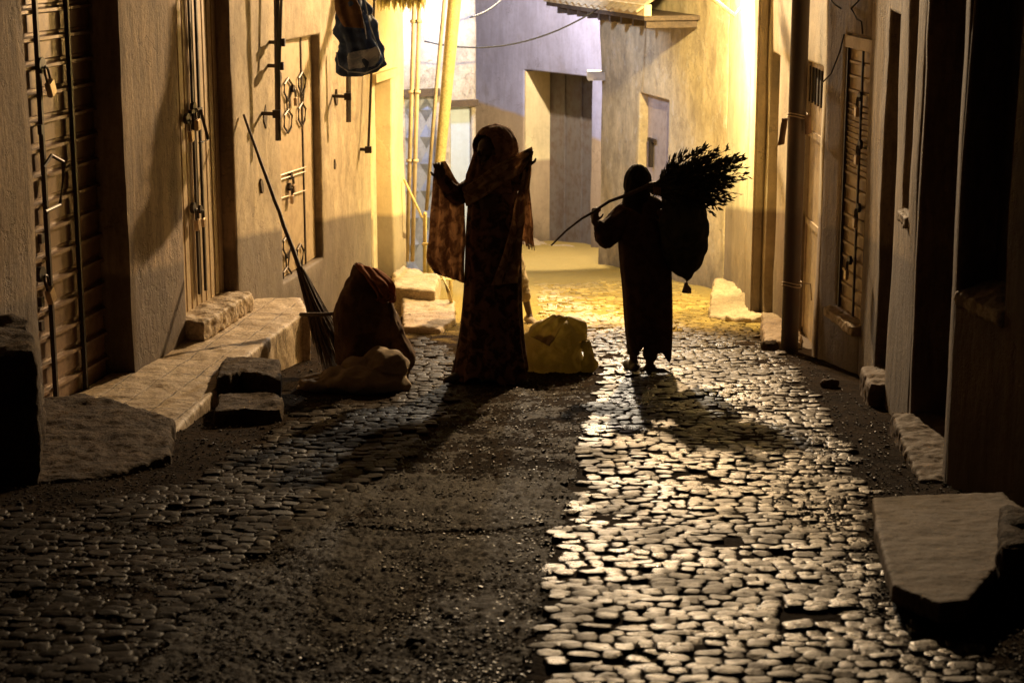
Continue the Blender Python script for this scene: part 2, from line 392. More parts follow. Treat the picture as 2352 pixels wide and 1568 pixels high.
def build_wall(name,wl,s0,s1,z0,z1,ops,mat,parent=None,thick=.6,step=.11,amp=.016,seed=0,proud=0):
    """plaster shell with openings (sa,sb,za,zb,depth)"""
    bm=bmesh.new()
    sb=breaks(s0,s1,[o[i] for o in ops for i in (0,1)],step); zb=breaks(z0,z1,[o[i] for o in ops for i in (2,3)],step*1.4)
    V={}
    def vert(a,z,n):
        key=(round(a,4),round(z,4),round(n,4))
        if key in V: return V[key]
        da=.016*N(a*.8,z*1.4,seed+5)+.006*N(a*3,z*5,seed); dn=amp*N(a*1.5,z*1.1,seed)+.005*N(a*6,z*5,seed+2)
        V[key]=bm.verts.new(wl.w(a+da,z,n+dn*(1 if n>=-.001+proud-.0 else .6)))
        return V[key]
    def inop(a,z): return any(o[0]-1e-6<a<o[1]+1e-6 and o[2]-1e-6<z<o[3]+1e-6 for o in ops)
    for i in range(len(sb)-1):
        for j in range(len(zb)-1):
            if inop((sb[i]+sb[i+1])/2,(zb[j]+zb[j+1])/2): continue
            bm.faces.new((vert(sb[i],zb[j],proud),vert(sb[i+1],zb[j],proud),vert(sb[i+1],zb[j+1],proud),vert(sb[i],zb[j+1],proud)))
    for o in ops:
        zz=[z for z in zb if o[2]-1e-6<=z<=o[3]+1e-6]; ss=[a for a in sb if o[0]-1e-6<=a<=o[1]+1e-6]
        D=proud-o[4]
        for a in (o[0],o[1]):
            for p,q in zip(zz,zz[1:]): bm.faces.new((vert(a,p,proud),vert(a,q,proud),vert(a,q,D),vert(a,p,D)))
        for z in (o[2],o[3]):
            for p,q in zip(ss,ss[1:]): bm.faces.new((vert(p,z,proud),vert(q,z,proud),vert(q,z,D),vert(p,z,D)))
    # ends, top, back
    for a in (s0,s1):
        for p,q in zip(zb,zb[1:]): bm.faces.new((vert(a,p,proud),vert(a,q,proud),vert(a,q,-thick),vert(a,p,-thick)))
    for p,q in zip(sb,sb[1:]): bm.faces.new((vert(p,z1,proud),vert(q,z1,proud),vert(q,z1,-thick),vert(p,z1,-thick)))
    bm.faces.new((vert(s0,z0,-thick),vert(s1,z0,-thick),vert(s1,z1,-thick),vert(s0,z1,-thick)))
    bmesh.ops.recalc_face_normals(bm,faces=bm.faces)
    o=obj(name,bm,mat,parent)
    b=o.modifiers.new('b','BEVEL'); b.width=.022; b.segments=3; b.angle_limit=math.radians(55); b.limit_method='ANGLE'
    for p in o.data.polygons: p.use_smooth=True
    return o
def wbox(bm,wl,a0,a1,z0,z1,n0,n1):
    vs=[bm.verts.new(wl.w(a,z,n)) for a in (a0,a1) for z in (z0,z1) for n in (n0,n1)]
    for f in ((0,1,3,2),(4,6,7,5),(0,4,5,1),(2,3,7,6),(0,2,6,4),(1,5,7,3)): bm.faces.new([vs[i] for i in f])
def fin(bm): bmesh.ops.recalc_face_normals(bm,faces=bm.faces); return bm
def padlock(wl,a,z,n,parent,size=.06,tilt=.5):
    bm=bmesh.new(); s=size
    R=Matrix.Rotation(tilt,4,wl.n)
    c=wl.w(a,z,n)
    M=Matrix.Translation(c)@R@Matrix(((wl.d.x,wl.n.x,0,0),(wl.d.y,wl.n.y,0,0),(0,0,1,0),(0,0,0,1)))
    bmesh.ops.create_cube(bm,size=1,matrix=M@Matrix.Translation((0,0,-s*1.1))@Matrix.Diagonal((s*.85,s*.42,s*1.1,1)))
    bmesh.ops.bevel(bm,geom=bm.edges[:],offset=s*.06,segments=2,affect='EDGES')
    body=obj('padlock',bm,M_brass,parent)
    bm=bmesh.new()
    tube(bm,[M@Vector((s*.28*math.cos(t),0,s*.1+s*.45*math.sin(t))) for t in [i*math.pi/8 for i in range(9)]]+[M@Vector((-s*.28,0,-s*.5))],s*.085,6)
    tube(bm,[M@Vector((s*.28,0,s*.1)),M@Vector((s*.28,0,-s*.5))],s*.085,6)
    # hasp and staple ring behind
    bmesh.ops.create_cone(bm,cap_ends=True,segments=12,radius1=s*.55,radius2=s*.55,depth=s*.35,matrix=M@Matrix.Translation((0,-s*.3,s*.65))@Matrix.Rotation(math.pi/2,4,'X'))
    obj('shackle',bm,M_iron,body)

# ---- left row
LW=Wall((-2.42,11.56),(-2.05,13.58),1)
def zat(wl,u,v,dep=0): return wl.hit(u,v,dep)[1]
ZT=4.2
a_d1=LW.span(78,293,500); a_d2=LW.span(417,538,430)
d1=(a_d1[0],a_d1[1],-1.13,1.55,.24); d2=(a_d2[0],a_d2[1],-0.98,1.6,.13)
lb=thing('corner_building',(-2.7,11,-1.1),'brown streaked plaster house at left with two steel doors opening on the raised pavement','building')
sE=LW.span(536,560,430)[0]+.02
build_wall('wall',LW,-4.5,sE,-1.9,ZT,[d1,d2],M_lnear,lb,seed=1)
# second left building
lb2=thing('cream_building',(-2.1,14,-1.5),'cream plaster house with grey lower band, lozenge door and leaning broom','building')
a_d3=LW.span(645,740,380); z3t=zat(LW,690,88)
d3=(a_d3[0],a_d3[1],-1.12,z3t,.10)
a_j=LW.span(858,903,400); zjt=zat(LW,885,178)
d4=(a_j[0],a_j[1],-2.4,zjt,.22)
sL2=LW.span(858,930,400)[1]
build_wall('wall',LW,sE+.004,a_j[0]-.10,-2.2,ZT,[d3],M_left,lb2,seed=2)
lb3=thing('yellow_lit_building',(-1.8,17,-1.9),'bright yellow plaster house end beside the leaning wooden pole','building')
build_wall('wall',LW,a_j[0]-.096,sL2,-2.4,ZT,[d4],M_lfar,lb3,seed=3)
bm=bmesh.new(); wbox(bm,LW,a_j[0]+.005,a_j[1]-.005,-2.3,zjt-.005,-.215,-.17); obj('door',fin(bm),M_steel3,lb3)
bm=bmesh.new(); wbox(bm,LW,a_j[0]-.03,a_j[1]+.06,zjt-.01,zjt+.07,.0,.05); obj('lintel',fin(bm),M_lfar,lb3)
# door 1 : ribbed steel
D1=thing('door',(-2.8,10.7,-1.1),None,None); D1.parent=lb; D1.location=Vector((-2.8,10.7,-1.1))-lb.location
def door_part(name,bm,mat,par): return obj(name,fin(bm),mat,par)
bm=bmesh.new()
a0,a1,z0,z1=d1[0]+.005,d1[1]-.005,d1[2]+.01,d1[3]-.01; n=-.19
prof=[]; z=z0; i=0
while z<z1-.01:
    big=(i%6==5)
    prof+= [(z,0),(z+.100,0),(z+.108,.024),(z+.126,.024),(z+.136,-.008),(z+.150,-.008)] ; z+=.158; i+=1
prof=[p for p in prof if p[0]<z1]+[(z1,0)]
na=24
g=[[bm.verts.new(LW.w(a0+(a1-a0)*j/na,zz,n+dn+.0015*N(j*.4,zz*4,1)+.004*N(j*.15,zz*1.2,4))) for j in range(na+1)] for zz,dn in prof]
for A,B in zip(g,g[1:]):
    for j in range(na): bm.faces.new((A[j],A[j+1],B[j+1],B[j]))
obj('panel',fin(bm),M_steel,D1)
for u in (95,166):
    a=LW.hit(u,300,.16)[0]; bm=bmesh.new(); wbox(bm,LW,a-.012,a+.012,z0,z1,-.172,-.145); obj('rail',fin(bm),M_iron,D1)
for (u,v) in ((108,190),(108,668)):
    a,z=LW.hit(u,v-20,.12); padlock(LW,a,z,-.12,D1,.085,.45)
bm=bmesh.new(); pts=[LW.w(*LW.hit(u,v,.12),-.12) for u,v in ((100,385),(118,357),(145,372),(146,395),(138,470),(104,486))]
tube(bm,pts,.011,6); obj('pull_handle',bm,M_iron,D1)
for v in (295,545,690,745):
    bm=bmesh.new(); a,z=LW.hit(97,v,.13); wbox(bm,LW,a-.02,a+.02,z-.035,z+.02,-.15,-.125)
    obj('hinge_block',fin(bm),M_iron,D1)
# door 2 : vertical ribs
bm=bmesh.new(); a0,a1,z0,z1=d2[0]+.004,d2[1]-.004,d2[2]+.005,d2[3]-.005
prof=[];a=a0
while a<a1:
    prof+=[(a,0),(a+.072,0),(a+.078,-.02),(a+.094,-.02)]; a+=.1
prof=[p for p in prof if p[0]<a1]+[(a1,0)]
for (p,dp),(q,dq) in zip(prof,prof[1:]):
    vs=[bm.verts.new(LW.w(*x)) for x in ((p,z0,-.10+dp),(q,z0,-.10+dq),(q,z1,-.10+dq),(p,z1,-.10+dp))]; bm.faces.new(vs)
bmesh.ops.remove_doubles(bm,verts=bm.verts,dist=1e-5)
D2=obj('door',fin(bm),M_steel2,lb)
D2['label']='beige steel door with narrow vertical ribs and padlocks'
bm=bmesh.new()
for u in (441,456):
    a=LW.hit(u,300,.09)[0]; wbox(bm,LW,a-.012,a+.012,z0+.1,z1,-.088,-.07)
obj('locking_bar',fin(bm),M_iron,D2)
for (u,v,s) in ((452,262,.07),(437,288,.07),(452,492,.07),(466,492,.055)):
    a,z=LW.hit(u,v,.05); padlock(LW,a,z,-.05,D2,s,.15)
bm=bmesh.new(); a,z=LW.hit(452,255,.05); wbox(bm,LW,a-.1,a+.12,z-.01,z+.015,-.075,-.05)
tube(bm,[LW.w(a+.05,z,-.04),LW.w(a+.16,z-.22,-.03),LW.w(a-.02,z-.22,-.03)],.012,6); obj('hasp',fin(bm),M_iron,D2)
# threshold of door 2
tp=[Zp(425,748,-.98),Zp(548,690,-.98),Zp(520,683,-.98),Zp(418,735,-.98)]
A=[LW.w(d2[0]-.02,-.965,.13),LW.w(d2[1]-.03,-.965,.13),LW.w(d2[1]+.03,-.965,-.12),LW.w(d2[0]-.02,-.965,-.12)]
rough('threshold',A,.14,M_conc2,None,None,.014,.018,9,.004,30,parent=lb)
# door 3 : plain double leaf with lozenges
a0,a1,z0,z1=d3[0]+.004,d3[1]-.004,d3[2]+.005,d3[3]-.005
am=LW.hit(692,300,.08)[0]
D3=thing('door',(-2.0,14.2,-1.1),None,None); D3.parent=lb2; D3.location=Vector((-2.0,14.2,-1.1))-lb2.location
for (x0,x1) in ((a0,am-.006),(am+.006,a1)):
    bm=bmesh.new(); wbox(bm,LW,x0,x1,z0,z1,-.095,-.07); 
    bmesh.ops.bevel(bm,geom=bm.edges[:],offset=.006,segments=2,affect='EDGES'); obj('leaf',fin(bm),M_steel2,D3)
bm=bmesh.new(); wbox(bm,LW,am-.02,am+.005,z0,z1,-.069,-.06); obj('meeting_strip',fin(bm),M_dwood,D3)
def lozenge(u,v0,v1,w=9):
    bm=bmesh.new(); c=[]
    for (uu,vv) in ((u-w,v0+14),(u,v0),(u+w,v0+14),(u+w-2,v0+34),(u,v0+52),(u-w,v0+34)):
        c.append(LW.w(*LW.hit(uu,vv,.055),-.055))
    tube(bm,c,.009,5,True)
    c=[]
    for (uu,vv) in ((u-w,v1-40),(u,v1-54),(u+w,v1-40),(u+w-2,v1-14),(u,v1),(u-w,v1-14)):
        c.append(LW.w(*LW.hit(uu,vv,.055),-.055))
    tube(bm,c,.009,5,True)
    for du in (-5,5): tube(bm,[LW.w(*LW.hit(u+du,v0+40,.055),-.055),LW.w(*LW.hit(u+du*.3,v1-50,.055),-.055)],.007,5)
    obj('grille_ornament',bm,M_iron,D3)
lozenge(662,180,306); lozenge(694,166,290,8); lozenge(660,540,666); lozenge(690,560,672,7)
for (u,v) in ((680,215),(675,415),(672,440)):
    a,z=LW.hit(u,v,.03); padlock(LW,a,z,-.035,D3,.06,.1)
bm=bmesh.new()
for v in (392,402,445): tube(bm,[LW.w(*LW.hit(640,v+12,.05),-.05),LW.w(*LW.hit(702,v-8,.05),-.05)],.006,5)
obj('bolt_bars',bm,M_brass,D3)
# patches where the wall plaster is knocked off
for (u,v,s) in ((608,270,.10),(600,425,.07),(772,230,.08),(768,380,.06),(642,180,.07)):
    bm=bmesh.new(); a,z=LW.hit(u,v); n_=9; ce=[]
    for i in range(n_):
        t=2*math.pi*i/n_; r=s*(.35+.4*random.random()); ce.append(LW.w(a+r*.9*math.cos(t),z+r*1.6*math.sin(t),.006+.004))
    for p in ce: bm.verts.new(p)
    bm.faces.new(bm.verts[:]); r=bmesh.ops.extrude_face_region(bm,geom=bm.faces[:]); bmesh.ops.translate(bm,verts=[e for e in r['geom'] if isinstance(e,bmesh.types.BMVert)],vec=-LW.n*.03)
    obj('plaster_hole',fin(bm),M_dwood,lb2)

# ---- right row  (points on the ground, going away)
RA=Wall((2.39,7.05),(2.09,8.66),-1); RB=Wall((2.09,8.66),(2.23,10.21),-1); RC=Wall((2.23,10.21),(2.42,12.72),-1)
RD=Wall((2.42,12.72),(2.30,13.8),-1); RE=Wall((2.30,13.8),(2.27,16.54),-1); RF=Wall((2.27,16.54),(2.24,19.51),-1)
rb=thing('near_building',(2.3,8.3,-.9),'dark brown plaster house at right edge with a tall shuttered window and black doorway','building')
wz=zat(RA,2250,692); ws=RA.span(2212,2318,500)
wA=(ws[0],ws[1],wz,1.9,.22)
build_wall('wall',RA,-4.0,RA.L,-1.6,ZT,[wA],M_rnear,rb,seed=11)
bm=bmesh.new(); wbox(bm,RA,ws[0]+.004,ws[1]-.004,wz+.004,1.89,-.215,-.17); sh=obj('window_shutter',fin(bm),M_dwood,rb)
A=[RA.w(ws[0]-.01,wz-.0,.02),RA.w(ws[1]+.01,wz-.0,.02),RA.w(ws[1]+.01,wz+.07,-.2),RA.w(ws[0]-.01,wz+.07,-.2)]
rough('window_sill',A,.07,M_conc2,None,None,.012,.012,12,.004,40,parent=rb)
dB=(.16,RB.L-.10,-1.02,2.0,.26)
build_wall('wall',RB,0.004,RB.L,-1.8,ZT,[dB],M_rnear,rb,seed=12)
bm=bmesh.new(); wbox(bm,RB,dB[0]+.004,dB[1]-.004,-1.01,1.99,-.255,-.21)
for q in (.1,.4,.7,1.0): pass
obj('door',fin(bm),M_dwood,rb)
A=[RB.w(.05,-.93,.12),RB.w(RB.L-.05,-.97,.10),RB.w(RB.L-.05,-.97,-.2),RB.w(.05,-.93,-.2)]
rough('door_step',A,.3,M_slab,None,None,.014,.014,9,.005,30,parent=rb)
rb2=thing('pillared_building',(2.4,11.4,-1.2),'brown plaster house with narrow dark doorway and small upper window','building')
w1=RC.span(2080,2098,300); z1=zat(RC,2085,490)
w2=RC.span(2034,2061,250); z2=-1.1; z2t=zat(RC,2050,28)
oC=[(w1[0],w1[1],z1,2.0,.2),(w2[0],w2[1],z2,z2t,.22)]
build_wall('wall',RC,0.004,RC.L,-2.0,ZT,oC,M_right,rb2,seed=13)
bm=bmesh.new(); wbox(bm,RC,w1[0]+.004,w1[1]-.004,z1+.004,1.99,-.195,-.16); obj('window_shutter',fin(bm),M_dwood,rb2)
bm=bmesh.new(); wbox(bm,RC,w2[0]+.004,w2[1]-.004,z2+.004,z2t-.004,-.215,-.17); obj('door',fin(bm),M_dwood,rb2)
A=[RC.w(w2[0]-.05,-1.08,.10),RC.w(w2[1]+.05,-1.12,.08),RC.w(w2[1]+.05,-1.10,-.18),RC.w(w2[0]-.05,-1.06,-.18)]
rough('door_step',A,.25,M_slab,None,None,.02,.02,8,.006,30,parent=rb2)
A=[RC.w(w1[0]-.01,z1-.02,.025),RC.w(w1[1]+.01,z1-.02,.025),RC.w(w1[1]+.02,z1+.03,-.15),RC.w(w1[0]-.02,z1+.03,-.15)]
rough('window_sill',A,.06,M_conc2,None,None,.012,.01,12,.004,40,parent=rb2)
rb3=thing('steel_door_building',(2.4,13.3,-1.5),'streaked tan plaster house with a narrow louvred steel door behind the brown pole','building')
dd=RD.span(1935,1996,350); zt=zat(RD,1975,84); zb_=zat(RD,1935,715)
oD=[(dd[0],dd[1],zb_,zt,.06)]
build_wall('wall',RD,0.0,RD.L,-2.0,ZT,oD,M_right,rb3,seed=14)
D4=thing('door',RD.w((dd[0]+dd[1])/2,zb_,0),None,None); loc=D4.location.copy(); D4.parent=rb3; D4.location=loc-rb3.location
bm=bmesh.new(); a0,a1=dd[0]+.004,dd[1]-.004; z=zb_+.004; rows=[(z,0)]
zz=z; i=0
while zz<zt-.06:
    hgt=.10 if (zz-zb_)<.95 or (zz-zb_)>1.45 else .04
    rows+=[(zz+hgt*.72,0),(zz+hgt*.78,.018),(zz+hgt*.95,.018),(zz+hgt,0)]; zz+=hgt
rows.append((zt-.004,0))
g=[[bm.verts.new(RD.w(a0+(a1-a0)*j/8,zq,-.035+dn+.003*N(j,zq*8,2))) for j in range(9)] for zq,dn in rows]
for A_,B_ in zip(g,g[1:]):
    for j in range(8): bm.faces.new((A_[j],A_[j+1],B_[j+1],B_[j]))
obj('panel',fin(bm),M_steel2,D4)
for fr in (.04,.40,.97):
    a=a0+(a1-a0)*fr; bm=bmesh.new(); wbox(bm,RD,a-.009,a+.009,zb_+.01,zt-.01,-.016,-.002); obj('rail',fin(bm),M_iron,D4)
for (u,v) in ((1982,235),(1982,345),(1978,490),(1958,610)):
    a,z=RD.hit(u,v,.02); padlock(RD,a,z,.02,D4,.06,-.1)
bm=bmesh.new(); wbox(bm,RD,a0,a1,zt-.09,zt-.008,-.03,.01); obj('top_rail',fin(bm),M_steel2,D4)
A=[RD.w(dd[0]-.06,zb_-.0,.09),RD.w(dd[1]+.05,zb_-.0,.09),RD.w(dd[1]+.05,zb_+.01,-.09),RD.w(dd[0]-.06,zb_+.01,-.09)]
rough('door_sill',A,.07,M_conc2,None,None,.012,.012,10,.004,40,parent=rb3)
# RE: two pale doors
rb4=thing('twin_door_building',(2.3,15.2,-1.7),'yellow plaster house with two cream doors under barred fanlights behind the pole','building')
e1=RE.span(1836,1884,300); e2=RE.span(1742,1788,300)
t1=zat(RE,1880,152); t2=zat(RE,1780,124)
oE=[(e1[0],e1[1],-1.55,t1,.12),(e2[0],e2[1],-1.75,t2,.14)]
build_wall('wall',RE,0.004,RE.L,-2.4,ZT,oE,M_rfar,rb4,seed=15)
for (e,b_,t_,dp) in ((e1,-1.55,t1,.12),(e2,-1.75,t2,.14)):
    bm=bmesh.new(); wbox(bm,RE,e[0]+.004,e[1]-.004,b_,t_-.004,-dp+.005,-dp+.04)
    wbox(bm,RE,e[0]+.02,e[0]+.05,b_+.05,t_-.35,-dp+.041,-dp+.052); wbox(bm,RE,e[1]-.05,e[1]-.02,b_+.05,t_-.35,-dp+.041,-dp+.052)
    for q in (.9,1.6): wbox(bm,RE,e[0]+.052,e[1]-.052,b_+q,b_+q+.05,-dp+.041,-dp+.052)
    dr=obj('door',fin(bm),M_steel3,rb4)
    bm=bmesh.new(); c=(e[0]+e[1])/2
    wbox(bm,RE,e[0]+.06,e[1]-.06,t_-.32,t_-.06,-dp+.041,-dp+.046); gl=obj('fanlight',fin(bm),M_black,dr)
    nb=7
    for q in range(nb):
        bm=bmesh.new(); a=e[0]+.07+(e[1]-e[0]-.14)*q/(nb-1); tube(bm,[RE.w(a,t_-.33,-dp+.06),RE.w(a,t_-.05,-dp+.06)],.008,5)
        obj('bar',bm,M_iron,gl)
rb5=thing('whitewashed_building',(2.3,18,-1.9),'whitewashed house corner lit brightest by the street lamp','building')
build_wall('wall',RF,0.004,RF.L,-2.6,ZT,[],M_rfar,rb5,seed=16)
bm=bmesh.new(); wbox(bm,RF,.15,.55,-2.3,4.0,.0,.10); bmesh.ops.bevel(bm,geom=bm.edges[:],offset=.02,segments=2,affect='EDGES'); obj('pilaster',fin(bm),M_rfar,rb5)
# ---- yellow building with eave
Y1=Wall((2.24,19.51),(1.12,23.75),-1)
yb=thing('weathered_yellow_building',(1.7,21.5,-2.3),'weathered yellow plaster house with grey door and projecting eave at the lane bend','building')
y_d=Y1.span(1466,1532,400); ydt=zat(Y1,1500,222)
build_wall('wall',Y1,0.004,Y1.L,-3.2,ZT,[(y_d[0],y_d[1],-2.55,ydt,.16)],M_yel,yb,seed=17,amp=.03)
bm=bmesh.new(); wbox(bm,Y1,y_d[0]+.004,y_d[1]-.004,-2.5,ydt-.004,-.15,-.11)
for q in range(6):
    a=y_d[0]+(y_d[1]-y_d[0])*(q+.7)/6.5; wbox(bm,Y1,a,a+.02,-2.45,ydt-1.2,-.109,-.095)
yd=obj('door',fin(bm),M_grey,yb)
bm=bmesh.new(); a,z=Y1.hit(1500,345,.1); wbox(bm,Y1,a-.03,a+.03,z-.2,z+.12,-.095,-.05); wbox(bm,Y1,a-.12,a+.1,z+.10,z+.14,-.095,-.06); obj('bolt',fin(bm),M_iron,yd)
# eave
za=zat(Y1,1560,40); ea,eb=Y1.hit(1640,40)[0],Y1.hit(1385,40)[0]
bm=bmesh.new()
wbox(bm,Y1,.9,Y1.L+.35,za,za+.05,-.02,.62)
for q in range(9):
    a=.95+q*.42; wbox(bm,Y1,a,a+.06,za-.08,za-.004,.003,.58)
obj('eave',fin(bm),M_dwood,yb)
bm=bmesh.new(); nn=60
g=[[bm.verts.new(Y1.w(.85+(Y1.L-.4)*i/nn,za+.09+.5*(1-j)+.018*math.sin(i*1.6),.72*j)) for j in (0,1)] for i in range(nn+1)]
for A_,B_ in zip(g,g[1:]): bm.faces.new((A_[0],A_[1],B_[1],B_[0]))
solid(obj('roof_sheet',bm,M_steel3,yb,True),.006)
bm=bmesh.new(); wbox(bm,Y1,.85,Y1.L+.4,za+.051,za+.17,.56,.64); obj('fascia',fin(bm),M_lfar,yb)
# beam ends in the wall
bm=bmesh.new(); p=at(1372,172,23.9); box(bm,(p.x-.13,p.y-.3,p.z-.05),(p.x+.12,p.y+.1,p.z+.05)); obj('beam_end',bm,M_stonew,yb)
# ---- blue building
BL=Wall((2.3,25.4),(-1.2,30.4),-1)
bb=thing('lavender_building',(.5,28,-3.1),'lavender and tan painted house closing the lane behind the standing woman','building')
bd=BL.span(1203,1357,380,0); bt=zat(BL,1250,166)
build_wall('wall',BL,0,BL.L+.5,-4.4,4.8,[(bd[0],bd[1],-3.6,bt,.55)],M_blue,bb,seed=18,thick=1.0,step=.2)
bm=bmesh.new(); wbox(bm,BL,bd[0]+.005,bd[1]-.005,-3.6,bt-.005,-.54,-.48)
for q in (.28,.5,.75):
    a=bd[0]+(bd[1]-bd[0])*q; wbox(bm,BL,a,a+.03,-3.5,bt-.05,-.479,-.46)
obj('door',fin(bm),M_gdoor,bb)
bm=bmesh.new(); wbox(bm,BL,bd[1]-.03,bd[1]-.006,-3.5,bt-.02,-.47,-.012); obj('reveal',fin(bm),M_cream,bb)  # thin added panel, carries the jamb's light in its colour
p_=[BL.w(bd[0]-.1,-3.0,.45),BL.w(bd[1]+.9,-3.0,.30),BL.w(bd[1]+.9,-3.0,.003),BL.w(bd[0]-.1,-3.0,.003)]
rough('door_step',p_,.6,M_conc2,None,None,.04,.05,3,.01,15,parent=bb)
# ---- stone building with blue metal door (left far)
SB=Wall((-1.62,21.6),(-.42,22.2),1)
sb_=thing('stone_building',(-1,21.9,-2.4),'pale stone house with blue silver patterned metal door behind the leaning pole','building')
q1=SB.span(934,1003,400); q2=SB.span(1036,1090,400); qt=zat(SB,970,222); qt2=zat(SB,1060,245)
build_wall('wall',SB,-1.6,SB.L,-3.2,ZT,[(q1[0],q1[1],-2.5,qt,.1),(q2[0],q2[1]-.03,-2.5,qt2,.1)],M_stonew,sb_,seed=19,amp=.04)
bm=bmesh.new(); wbox(bm,SB,q1[0]+.004,q1[1]-.004,-2.49,qt-.004,-.095,-.07); dr=obj('door',fin(bm),M_bdoor,sb_)
bm=bmesh.new()      # pressed diamonds
nx,nz=2,7; w_=(q1[1]-q1[0])/nx; h_=(qt+2.5)/nz
for i in range(nx):
    for j in range(nz):
        ca,cz=q1[0]+w_*(i+.5),-2.5+h_*(j+.5)
        P_=[SB.w(ca-w_*.46,cz,-.069),SB.w(ca,cz-h_*.46,-.069),SB.w(ca+w_*.46,cz,-.069),SB.w(ca,cz+h_*.46,-.069)]
        vs=[bm.verts.new(p) for p in P_]; ap=bm.verts.new(SB.w(ca,cz,-.01))
        for t in range(4): bm.faces.new((vs[t],vs[(t+1)%4],ap))
obj('diamond_panels',fin(bm),M_bdoor,dr)
bm=bmesh.new(); wbox(bm,SB,q2[0]+.004,q2[1]-.034,-2.49,qt2-.004,-.095,-.06); obj('door',fin(bm),M_pbdoor,sb_)
bm=bmesh.new(); wbox(bm,SB,q1[0]-.1,q1[1]+.03,qt+.003,qt+.09,.003,.05); obj('lintel',fin(bm),M_dwood,sb_)
bm=bmesh.new(); wbox(bm,SB,q2[0]-.08,SB.L,qt2+.003,qt2+.08,.003,.06); obj('lintel',fin(bm),M_dwood,sb_)

# ---------------------------------------------------------------- ground
bm=bmesh.new(); nx,ny=150,420
xs=[-6+12*i/nx for i in range(nx+1)]; ys=[2+31*(j/ny)**1.15 for j in range(ny+1)]
g=[[bm.verts.new((x,y,gz(x,y)+.004*N(x*9,y*9,1)+.010*N(x*2.7,y*2.7,7))) for x in xs] for y in ys]
for A_,B_ in zip(g,g[1:]):
    for j in range(nx): bm.faces.new((A_[j],A_[j+1],B_[j+1],B_[j]))
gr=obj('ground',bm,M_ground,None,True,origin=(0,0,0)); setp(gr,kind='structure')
bm=bmesh.new()
ring=[(-40,-20),(40,-20),(40,70),(-40,70)]
for a,b,c,d in ((-40,-40,-6,90),(6,-40,40,90),(-6,-40,6,2),(-6,33,6,90)):
    bm.faces.new([bm.verts.new((x,y,-K*min(y,60)-.0)) for x,y in ((a,b),(c,b),(c,d),(a,d))])
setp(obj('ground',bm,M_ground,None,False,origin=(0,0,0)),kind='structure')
def inpoly(x,y,P):
    c=False; j=len(P)-1
    for i in range(len(P)):
        if (P[i][1]>y)!=(P[j][1]>y) and x<(P[j][0]-P[i][0])*(y-P[i][1])/(P[j][1]-P[i][1])+P[i][0]: c=not c
        j=i
    return c
def GP(pts): return [tuple(G(u,v)[:2]) for u,v in pts]
strip=GP([(230,1640),(290,1568),(480,1380),(640,1245),(745,1160),(870,1105),(960,1030),(1020,960),(1045,880),(1050,800),(1390,800),(1375,860),(1355,930),(1338,1010),(1330,1080),(1285,1230),(1245,1400),(1225,1568),(1215,1640)])
# worn tarmac strip, cobbles flush beside it
bm=bmesh.new(); st=.011
xs=[-1.75+st*i for i in range(int(2.6/st))]; ys=[5.0]
while ys[-1]<14.3: ys.append(ys[-1]+.0105*(ys[-1]/6)**2)
rows=[]
for j,y in enumerate(ys):
    row=[]
    for i,x in enumerate(xs):
        if not inpoly(x+.09*N(x*4,y*4,8)+.05*N(x*11,y*11,3),y,strip): row.append(None); continue
        vd=noise.voronoi(Vector((x*34,y*30,0)))[0]
        h=.004+.012*N(x*4,y*4,2)+.009*N(x*17,y*13,5)+.015*min(.8,(vd[1]-vd[0])*1.6)*(1 if N(x*5,y*5,40)>-.2 else .5)
        if x>-.75: h-=.03*max(0,1-abs(y-(7.62+.05*math.sin(x*6)+.04*N(x*5,0,0)))/.045)
        if y>8.95: h-=.010
        row.append(bm.verts.new((x,y,gz(x,y)+h)))
    rows.append(row)
for A_,B_ in zip(rows,rows[1:]):
    for i in range(len(xs)-1):
        q=(A_[i],A_[i+1],B_[i+1],B_[i])
        if None not in q: bm.faces.new(q)
setp(obj('road',bm,M_asph,None,True,origin=(0,0,0)),kind='structure')
